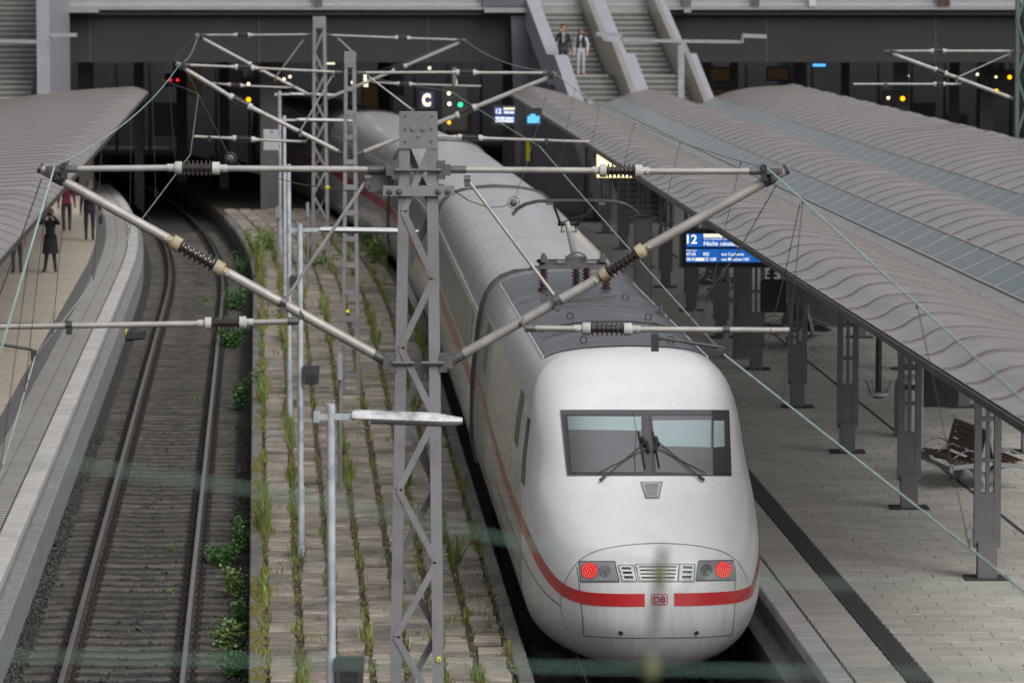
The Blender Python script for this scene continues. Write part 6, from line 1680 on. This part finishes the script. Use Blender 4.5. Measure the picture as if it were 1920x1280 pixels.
# white striped fabric/streak lights near the third mast
lit('platform_lamp', 612, 118, 628, 121, 158, 'c_sign', 'small lilac white lamp behind the far lattice mast', 'lamp')
lit('platform_lamp', 682, 140, 690, 163, 150, 'c_sign', 'upright warm lamp between the two far masts', 'lamp')
lit('platform_lamp', 851, 150, 857, 170, 150, 'c_sign', 'upright warm lamp above the green signal', 'lamp')

# ------------------------------------------------------------------ stairs to the right platform
ST = 0.205
Y_TOP, Z_TOP = YG - .45, ZG1
stp = thing('platform_stairs', (on_plane(1150, 300, 140).x, 140, ZP), 'double flight of grey stairs with lilac cheeks down to the platform', 'stairs')
def sx_(px_top, Y): return on_plane(px_top, 10, Y_TOP).x + (Y_TOP - Y) * ST
def stair_z(Y):                                   # profile
    d = Y_TOP - Y; r1 = 12 * .29
    if d < r1: return Z_TOP - d / .29 * .172
    z1 = Z_TOP - 12 * .172
    if d < r1 + 1.2: return z1
    return z1 - (d - r1 - 1.2) / .29 * .172
FL = ((1010, 1088), (1132, 1213))
for (p0, p1) in FL:
    Y, z = Y_TOP, Z_TOP; k = 0
    while z > ZP + .1:
        z -= .172; dY = .29
        if k == 12: dY = 1.2 + .29
        xa, xb = sx_(p0, Y - dY / 2), sx_(p1, Y - dY / 2)
        mb = MB(); mb.box2((xa, Y - dY - .02, z - .045), (xb, Y, z)); o = mb.build('tread', M['tread'], stp)
        mb = MB(); mb.box2((xa, Y - .015, z - .0), (xb, Y + .005, z + .128)); mb.build('riser', M['riser'], stp)
        Y -= dY; k += 1
Y_BOT = Y
def cheek(pa, pb, hi, lo, m, name):
    mb = MB(); P = []
    ys = [Y_TOP + .3, Y_TOP - 12 * .29, Y_TOP - 12 * .29 - 1.2, Y_BOT]
    for Yv in ys:
        xa, xb, z = sx_(pa, Yv), sx_(pb, Yv), stair_z(Yv) if Yv <= Y_TOP else Z_TOP
        P.append([(xa, Yv, z + lo), (xa, Yv, z + hi), (xb, Yv, z + hi), (xb, Yv, z + lo), (xa, Yv, z + lo)])
    mb.grid(P); mb.poly(P[-1][:4]); mb.build(name, m, stp)
cheek(985, 1009, .5, -.5, M['stringer'], 'cheek'); cheek(1100, 1131, .55, -.5, M['stringer'], 'cheek'); cheek(1224, 1243, .55, -.5, M['stringer'], 'cheek')
cheek(1089, 1099, .95, -.3, M['inox'], 'balustrade'); cheek(1214, 1223, .95, -.3, M['inox'], 'balustrade')
mb = MB(); mb.box2((sx_(985, Y_TOP) , Y_TOP - .1, Z_TOP - .2), (sx_(1243, Y_TOP), Y_TOP + .5, Z_TOP)); mb.build('top_landing', M['tread'], stp)
mb = MB(); q0 = on_plane(958, 12, Y_TOP + .2); q1 = on_plane(1000, 12, Y_TOP + .2); mb.add([(q0.x, Y_TOP, ZG1 - .3), (q1.x, Y_TOP, ZG1 - .3), (sx_(1004, 140), 140, stair_z(140) - .5), (sx_(1004, 140), 140, ZP), (q0.x + .2, Y_TOP, ZP)], [(0, 1, 2, 3, 4)])
mb.build('stair_side_wall', M['navy'], stp)
for px in (1012, 1134):
    A = on_plane(px, -30, Y_TOP + .4); B = on_plane(px + 70, 9, Y_TOP + .4); MB().box2((A.x, Y_TOP + .6, Z_TOP), (B.x, Y_TOP + .7, Z_TOP + 1.2)).build('landing_panel', M['grey_l'], stp)
MB().box2((sx_(975, 137), 137.5, ZP), (sx_(985, 137), 138.0, 4.6)).build('support_post', M['stringer'], stp)
# left stairs
stl = thing('platform_stairs', (on_plane(30, 190, 140).x, 140, ZP), 'flight of stairs with pale cheek at the upper left corner', 'stairs')
Y, z = Y_TOP, Z_TOP + .5; k = 0
while z > 2.2:
    z -= .172; xb = on_plane(70, 100, 144).x; mb = MB(); mb.box2((xb - 3.2, Y - .31, z - .05), (xb, Y, z)); mb.build('tread', M['tread'], stl)
    mb = MB(); mb.box2((xb - 3.2, Y - .015, z), (xb, Y + .004, z + .122)); mb.build('riser', M['riser'], stl); Y -= .29
A = on_plane(69, 100, 141); B = on_plane(93, 100, 141)
MB().box2((A.x, 141, 3.2), (B.x, 147.5, Z_TOP + 2)).build('cheek', M['stringer'], stl)
# lamp beams in front of the bridge
def beam(pts_arm, pts_lum, post, Y, label):
    a, b = on_plane(*pts_arm[0], Y), on_plane(*pts_arm[1], Y); t = thing('beam_lamp', (a.x, Y, a.z), label, 'lamp')
    mb = MB(); mb.bar(a, b, .1, .1, up=(0, 0, 1)); mb.build('beam', M['zinc_d'], t)
    for l in pts_lum:
        c, d = on_plane(*l[0], Y), on_plane(*l[1], Y); MB().bar(c, d, .12, .3, up=(0, 1, 0)).build('lamp_head', M['zinc_d'], t)
        e = on_plane((l[2]), (l[0][1] + 7), Y); MB().box(e, (.07, .2, .22)).build('joint', M['insul_rust'], t)
    if post: q0, q1 = on_plane(*post[0], Y), on_plane(*post[1], Y); MB().bar(q0, q1, .2, .2, up=(0, 1, 0)).build('post', M['zinc_d'], t)
beam([(1168, 76), (1392, 79)], [[(1118, 64), (1165, 66), 1164], [(1392, 67), (1437, 69), 1392]], [(1277, 84), (1277, 190)], 138, 'grey lamp beam with two lamp heads across the stairs')
beam([(-40, 77), (92, 79)], [[(94, 66), (144, 66), 94]], None, 138, 'grey lamp beam with one lamp head at the upper left')

# ------------------------------------------------------------------ people
def person(base, H, heading, joints, mats_fn, label, hair='hair', hair_long=False, extras=None):
    """joints: offsets for hands / feet in body frame (x right, y front), H height"""
    t = thing('person', base, label, 'person', 'people in the station', rz=heading)
    k = H / 1.75
    J = {'pelvis': (0, 0, .93), 'belly': (0, .01, 1.08), 'chest': (0, .01, 1.28), 'neck': (0, .0, 1.47), 'neck2': (0, .015, 1.53), 'head': (0, .03, 1.63), 'top': (0, .02, 1.72),
         'lsh': (-.17, 0, 1.41), 'rsh': (.17, 0, 1.41), 'lel': (-.23, -.02, 1.13), 'rel': (.23, -.02, 1.13), 'lwr': (-.25, .06, .90), 'rwr': (.25, .06, .90), 'lha': (-.25, .09, .80), 'rha': (.25, .09, .80),
         'lhip': (-.09, 0, .88), 'rhip': (.09, 0, .88), 'lkn': (-.10, .02, .50), 'rkn': (.10, .02, .50), 'lan': (-.10, -.02, .09), 'ran': (.10, -.02, .09), 'lto': (-.12, .16, .035), 'rto': (.12, .16, .035), 'lhe': (-.1, -.06, .04), 'rhe': (.1, -.06, .04)}
    J.update(joints)
    rad = {'pelvis': .135, 'belly': .125, 'chest': .145, 'neck': .06, 'neck2': .055, 'head': .095, 'top': .075, 'lsh': .075, 'rsh': .075, 'lel': .05, 'rel': .05, 'lwr': .034, 'rwr': .034, 'lha': .038, 'rha': .038,
           'lhip': .09, 'rhip': .09, 'lkn': .062, 'rkn': .062, 'lan': .042, 'ran': .042, 'lto': .038, 'rto': .038, 'lhe': .042, 'rhe': .042}
    E = [('pelvis', 'belly'), ('belly', 'chest'), ('chest', 'neck'), ('neck', 'neck2'), ('neck2', 'head'), ('head', 'top'), ('chest', 'lsh'), ('chest', 'rsh'), ('lsh', 'lel'), ('rsh', 'rel'), ('lel', 'lwr'), ('rel', 'rwr'), ('lwr', 'lha'), ('rwr', 'rha'),
         ('pelvis', 'lhip'), ('pelvis', 'rhip'), ('lhip', 'lkn'), ('rhip', 'rkn'), ('lkn', 'lan'), ('rkn', 'ran'), ('lan', 'lto'), ('ran', 'rto'), ('lan', 'lhe'), ('ran', 'rhe')]
    names = list(J); idx = {n: i for i, n in enumerate(names)}
    me = bpy.data.meshes.new('body'); me.from_pydata([tuple(c * k for c in J[n]) for n in names], [(idx[a], idx[b]) for a, b in E], [])
    o = bpy.data.objects.new('body', me); col.objects.link(o)
    sk = o.modifiers.new('skin', 'SKIN'); sk.use_smooth_shade = True
    for i, n in enumerate(names):
        v = me.skin_vertices[0].data[i]; r_ = rad[n] * k; v.radius = (r_, r_ * (.72 if n in ('pelvis', 'belly', 'chest') else 1)); v.use_root = (n == 'pelvis')
    sd_ = o.modifiers.new('sub', 'SUBSURF'); sd_.levels = 2; sd_.render_levels = 2
    dg = bpy.context.evaluated_depsgraph_get(); m2_ = bpy.data.meshes.new_from_object(o.evaluated_get(dg)); bpy.data.objects.remove(o)
    m2_.materials.clear(); ml = []; mi = []
    for p in m2_.polygons:
        c = p.center / k; mm = mats_fn(c)
        if mm not in ml: ml.append(mm)
        mi.append(ml.index(mm))
    for mm in ml: m2_.materials.append(M[mm])
    m2_.polygons.foreach_set('material_index', mi); m2_.polygons.foreach_set('use_smooth', [True] * len(mi)); m2_.update()
    body = obj_of(m2_, 'body', t)
    h = Vector(J['head']) * k; mb = MB()
    zs = [(-.02, .105), (.03, .112), (.07, .108), (.11, .085), (.135, .045)]
    if hair_long: zs = [(-.14, .09), (-.08, .11)] + zs
    for i in range(len(zs) - 1):
        for q in range(14):
            a0, a1 = 2 * math.pi * q / 14, 2 * math.pi * (q + 1) / 14
            front = math.sin((a0 + a1) / 2) > .45 and zs[i][0] < .06
            if front: continue
            mb.add([h + Vector((zs[j][1] * k * .92 * math.cos(a), zs[j][1] * k * math.sin(a) - .012, zs[j][0] * k)) for j, a in ((i, a0), (i, a1), (i + 1, a1), (i + 1, a0))], [(0, 1, 2, 3)])
    mb.poly([h + Vector((zs[-1][1] * k * .92 * math.cos(2 * math.pi * q / 14), zs[-1][1] * k * math.sin(2 * math.pi * q / 14) - .012, zs[-1][0] * k)) for q in range(14)])
    mb.build('hair', M[hair], t, True, True)
    # face: nose, eyes, mouth; ears
    f = MB(); f.tube([h + Vector((0, .085, .01)) * k, h + Vector((0, .112, -.02)) * k], [.008, .014], 6)
    for e in (-1, 1): f.box(h + Vector((e * .098, 0, 0)) * k, (.015, .035, .055))
    f.build('face', M['skin'], t, local=True)
    f = MB()
    for e in (-1, 1): f.box(h + Vector((e * .034, .09, .018)) * k, (.022, .012, .01))
    f.box(h + Vector((0, .09, -.052)) * k, (.04, .012, .008)); f.build('features', M['hair'], t, local=True)
    # fingers
    for sd in ('l', 'r'):
        a, b = Vector(J[sd + 'wr']), Vector(J[sd + 'ha']); d = (b - a).normalized(); s_ = d.cross(Vector((0, 1, 0)) if abs(d.y) < .9 else Vector((1, 0, 0))).normalized()
        f = MB()
        for i, ln in enumerate((.075, .085, .08, .065)):
            p0 = (b + s_ * (.025 - i * .017)) * k; p1 = p0 + d * ln * .5 * k; p2 = p1 + (d * .8 + Vector((0, .4, 0))) * ln * .5 * k; f.tube([p0, p1, p2], [.0095, .009, .007], 5)
        th = (b + s_ * .035 - d * .03) * k; f.tube([th, th + (d * .6 + s_ * .6) * .055 * k], [.011, .008], 5)
        f.build('hand', M['skin'], t, local=True)
    if extras: extras(t, J, k)
    return t
def cloth(upper, lower, shoe, sleeve_end=.88, neck=1.49, hem=.9, arms=None):
    def f(c):
        if c.z < .075: return shoe
        if c.z > neck and abs(c.x) < .16: return 'skin'
        if abs(c.x) > .17 and c.z < 1.45:
            return 'skin' if c.z < sleeve_end else upper
        return upper if c.z > hem else lower
    return f
def skirt(t, k, zs, m, name='coat_skirt', y=0):
    mb = MB(); mb.tube_prof(Vector((0, y, zs[0][0] * k)), Vector((0, 0, -1)), [((zs[0][0] - z) * k, r * k) for z, r in zs], 16, 0)
    for i, v in enumerate(mb.v): mb.v[i] = (v[0], v[1] * .72, v[2])
    mb.build(name, m, t, True, True)
def ground_person(px, py, z): return on_level(px, py, z)
# left platform: woman photographing, hands at the face
b = on_level(95, 511, ZP)
def ex_woman(t, J, k):
    skirt(t, k, [(1.05, .165), (.9, .185), (.7, .215), (.52, .235)], M['cl_black'], 'coat_skirt')
    mb = MB(); mb.box(Vector((0, .2, 1.62)) * k, (.14, .07, .09)); mb.tube([Vector((0, .235, 1.62)) * k, Vector((0, .29, 1.62)) * k], .035 * k, 10); mb.build('camera_held', M['black'], t, local=True)
person(b, 1.70, math.pi, {'lel': (-.27, .16, 1.33), 'rel': (.27, .16, 1.33), 'lwr': (-.11, .2, 1.56), 'rwr': (.11, .2, 1.56), 'lha': (-.07, .2, 1.61), 'rha': (.07, .2, 1.61), 'lan': (-.13, -.02, .09), 'ran': (.16, -.02, .09), 'lto': (-.16, .16, .035), 'rto': (.2, .15, .035), 'lhe': (-.13, -.06, .04), 'rhe': (.16, -.06, .04)},
       lambda c: 'shoe' if c.z < .075 else ('skin' if c.z > 1.5 and abs(c.x) < .13 and c.y < .17 else ('skin' if c.z > 1.57 else ('cl_black' if c.z > .88 else 'cl_dark'))), 'person in dark coat holding a camera to the face on the left platform', 'hair_b', False, ex_woman)
# man with bag walking away
b = on_level(168, 452, ZP)
def ex_bag(t, J, k):
    h_ = Vector(J['rha']) * k; mb = MB(); mb.box(h_ + Vector((0, .02, -.2)), (.09, .3, .24)); mb.build('briefcase', M['cl_black'], t, local=True)
    mb = MB(); mb.tube([h_ + Vector((0, -.08, -.08)), h_ + Vector((0, -.05, .0)), h_ + Vector((0, .09, 0)), h_ + Vector((0, .12, -.08))], .012, 5); mb.build('bag_handle', M['cl_black'], t, local=True)
    skirt(t, k, [(1.2, .165), (1.0, .17), (.84, .18)], M['cl_black'], 'jacket_hem')
person(b, 1.80, .05, {'lan': (-.10, .1, .09), 'lto': (-.11, .28, .035), 'lhe': (-.1, .06, .04), 'ran': (.1, -.12, .1), 'rto': (.11, .05, .035), 'rhe': (.1, -.17, .06), 'rel': (.27, -.03, 1.13), 'rwr': (.31, .0, .9), 'rha': (.32, .02, .8)},
       cloth('cl_black', 'cl_dark', 'shoe', .86), 'person in black suit carrying a briefcase, walking away on the left platform', 'hair_g', False, ex_bag)
# person in magenta jacket
b = on_level(125, 436, ZP)
person(b, 1.72, .1, {'lan': (-.08, .14, .09), 'lto': (-.09, .32, .035), 'lhe': (-.08, .1, .04), 'ran': (.09, -.16, .16), 'rto': (.1, -.02, .06), 'rhe': (.09, -.22, .16), 'rwr': (.26, .1, .92), 'rha': (.26, .14, .83)},
       cloth('cl_mag', 'cl_dark', 'shoe_red', .9), 'person in magenta jacket and dark trousers walking away on the left platform', 'hair', False)
# person half under canopy
b = on_level(32, 513, ZP)
person(b, 1.68, .3, {}, cloth('cl_white', 'cl_grey', 'shoe', 1.1), 'person in white top and grey trousers half hidden by the left canopy', 'hair', False)
# couple on the stairs
def stair_pt(px, Y): return Vector((on_plane(px, 100, Y).x, Y, stair_z(Y) + .0))
def feet_Y(py):
    best = min(np.arange(Y_BOT, Y_TOP, .05), key=lambda Y_: abs(project((0, Y_, stair_z(Y_)))[1] - py)); return float(best)
Yp = feet_Y(141)
zf = stair_z(Yp)
LANDZ = Z_TOP - 13 * .172
Yl = Y_TOP - 12 * .29 - .75
def ex_suit(t, J, k):
    skirt(t, k, [(1.2, .165), (1.0, .17), (.84, .175)], M['cl_navy'], 'jacket_hem')
    mb = MB(); mb.add([Vector((-.045, .112, 1.46)) * k, Vector((.045, .112, 1.46)) * k, Vector((.035, .14, 1.12)) * k, Vector((-.035, .14, 1.12)) * k], [(0, 1, 2, 3)]); mb.build('shirt_front', M['cl_white'], t, local=True)
    mb = MB(); mb.box(Vector((0, .142, 1.27)) * k, (.03, .01, .3)); mb.build('tie', M['cl_grey'], t, local=True)
person((on_plane(1056, 140, Yl).x, Yl, LANDZ), 1.70, math.pi, {'rel': (.25, .05, 1.18), 'rwr': (.1, .22, 1.45), 'rha': (.05, .2, 1.54)}, cloth('cl_navy', 'cl_dark', 'shoe', .86), 'person in dark suit and tie on the stairs with a hand at the face', 'hair', False, ex_suit)
def ex_vest(t, J, k):
    mb = MB()
    for e in (-1, 1): mb.box(Vector((e * .1, .09, 1.25)) * k, (.1, .1, .36))
    mb.box(Vector((0, -.1, 1.25)) * k, (.3, .08, .38)); mb.build('vest', M['cl_black'], t, local=True)
    mb = MB(); mb.bar(Vector((-.12, .155, 1.42)) * k, Vector((.14, .155, 1.1)) * k, .035, .01, up=(0, 1, 0)); mb.build('strap', M['cl_black'], t, local=True)
person((on_plane(1089, 140, Yl - .1).x, Yl - .1, LANDZ), 1.54, math.pi, {'lel': (-.27, 0, 1.16)}, cloth('cl_white', 'cl_jean', 'shoe_red', .86), 'person in white top, black vest and pale jeans on the stairs', 'hair_b', True, ex_vest)
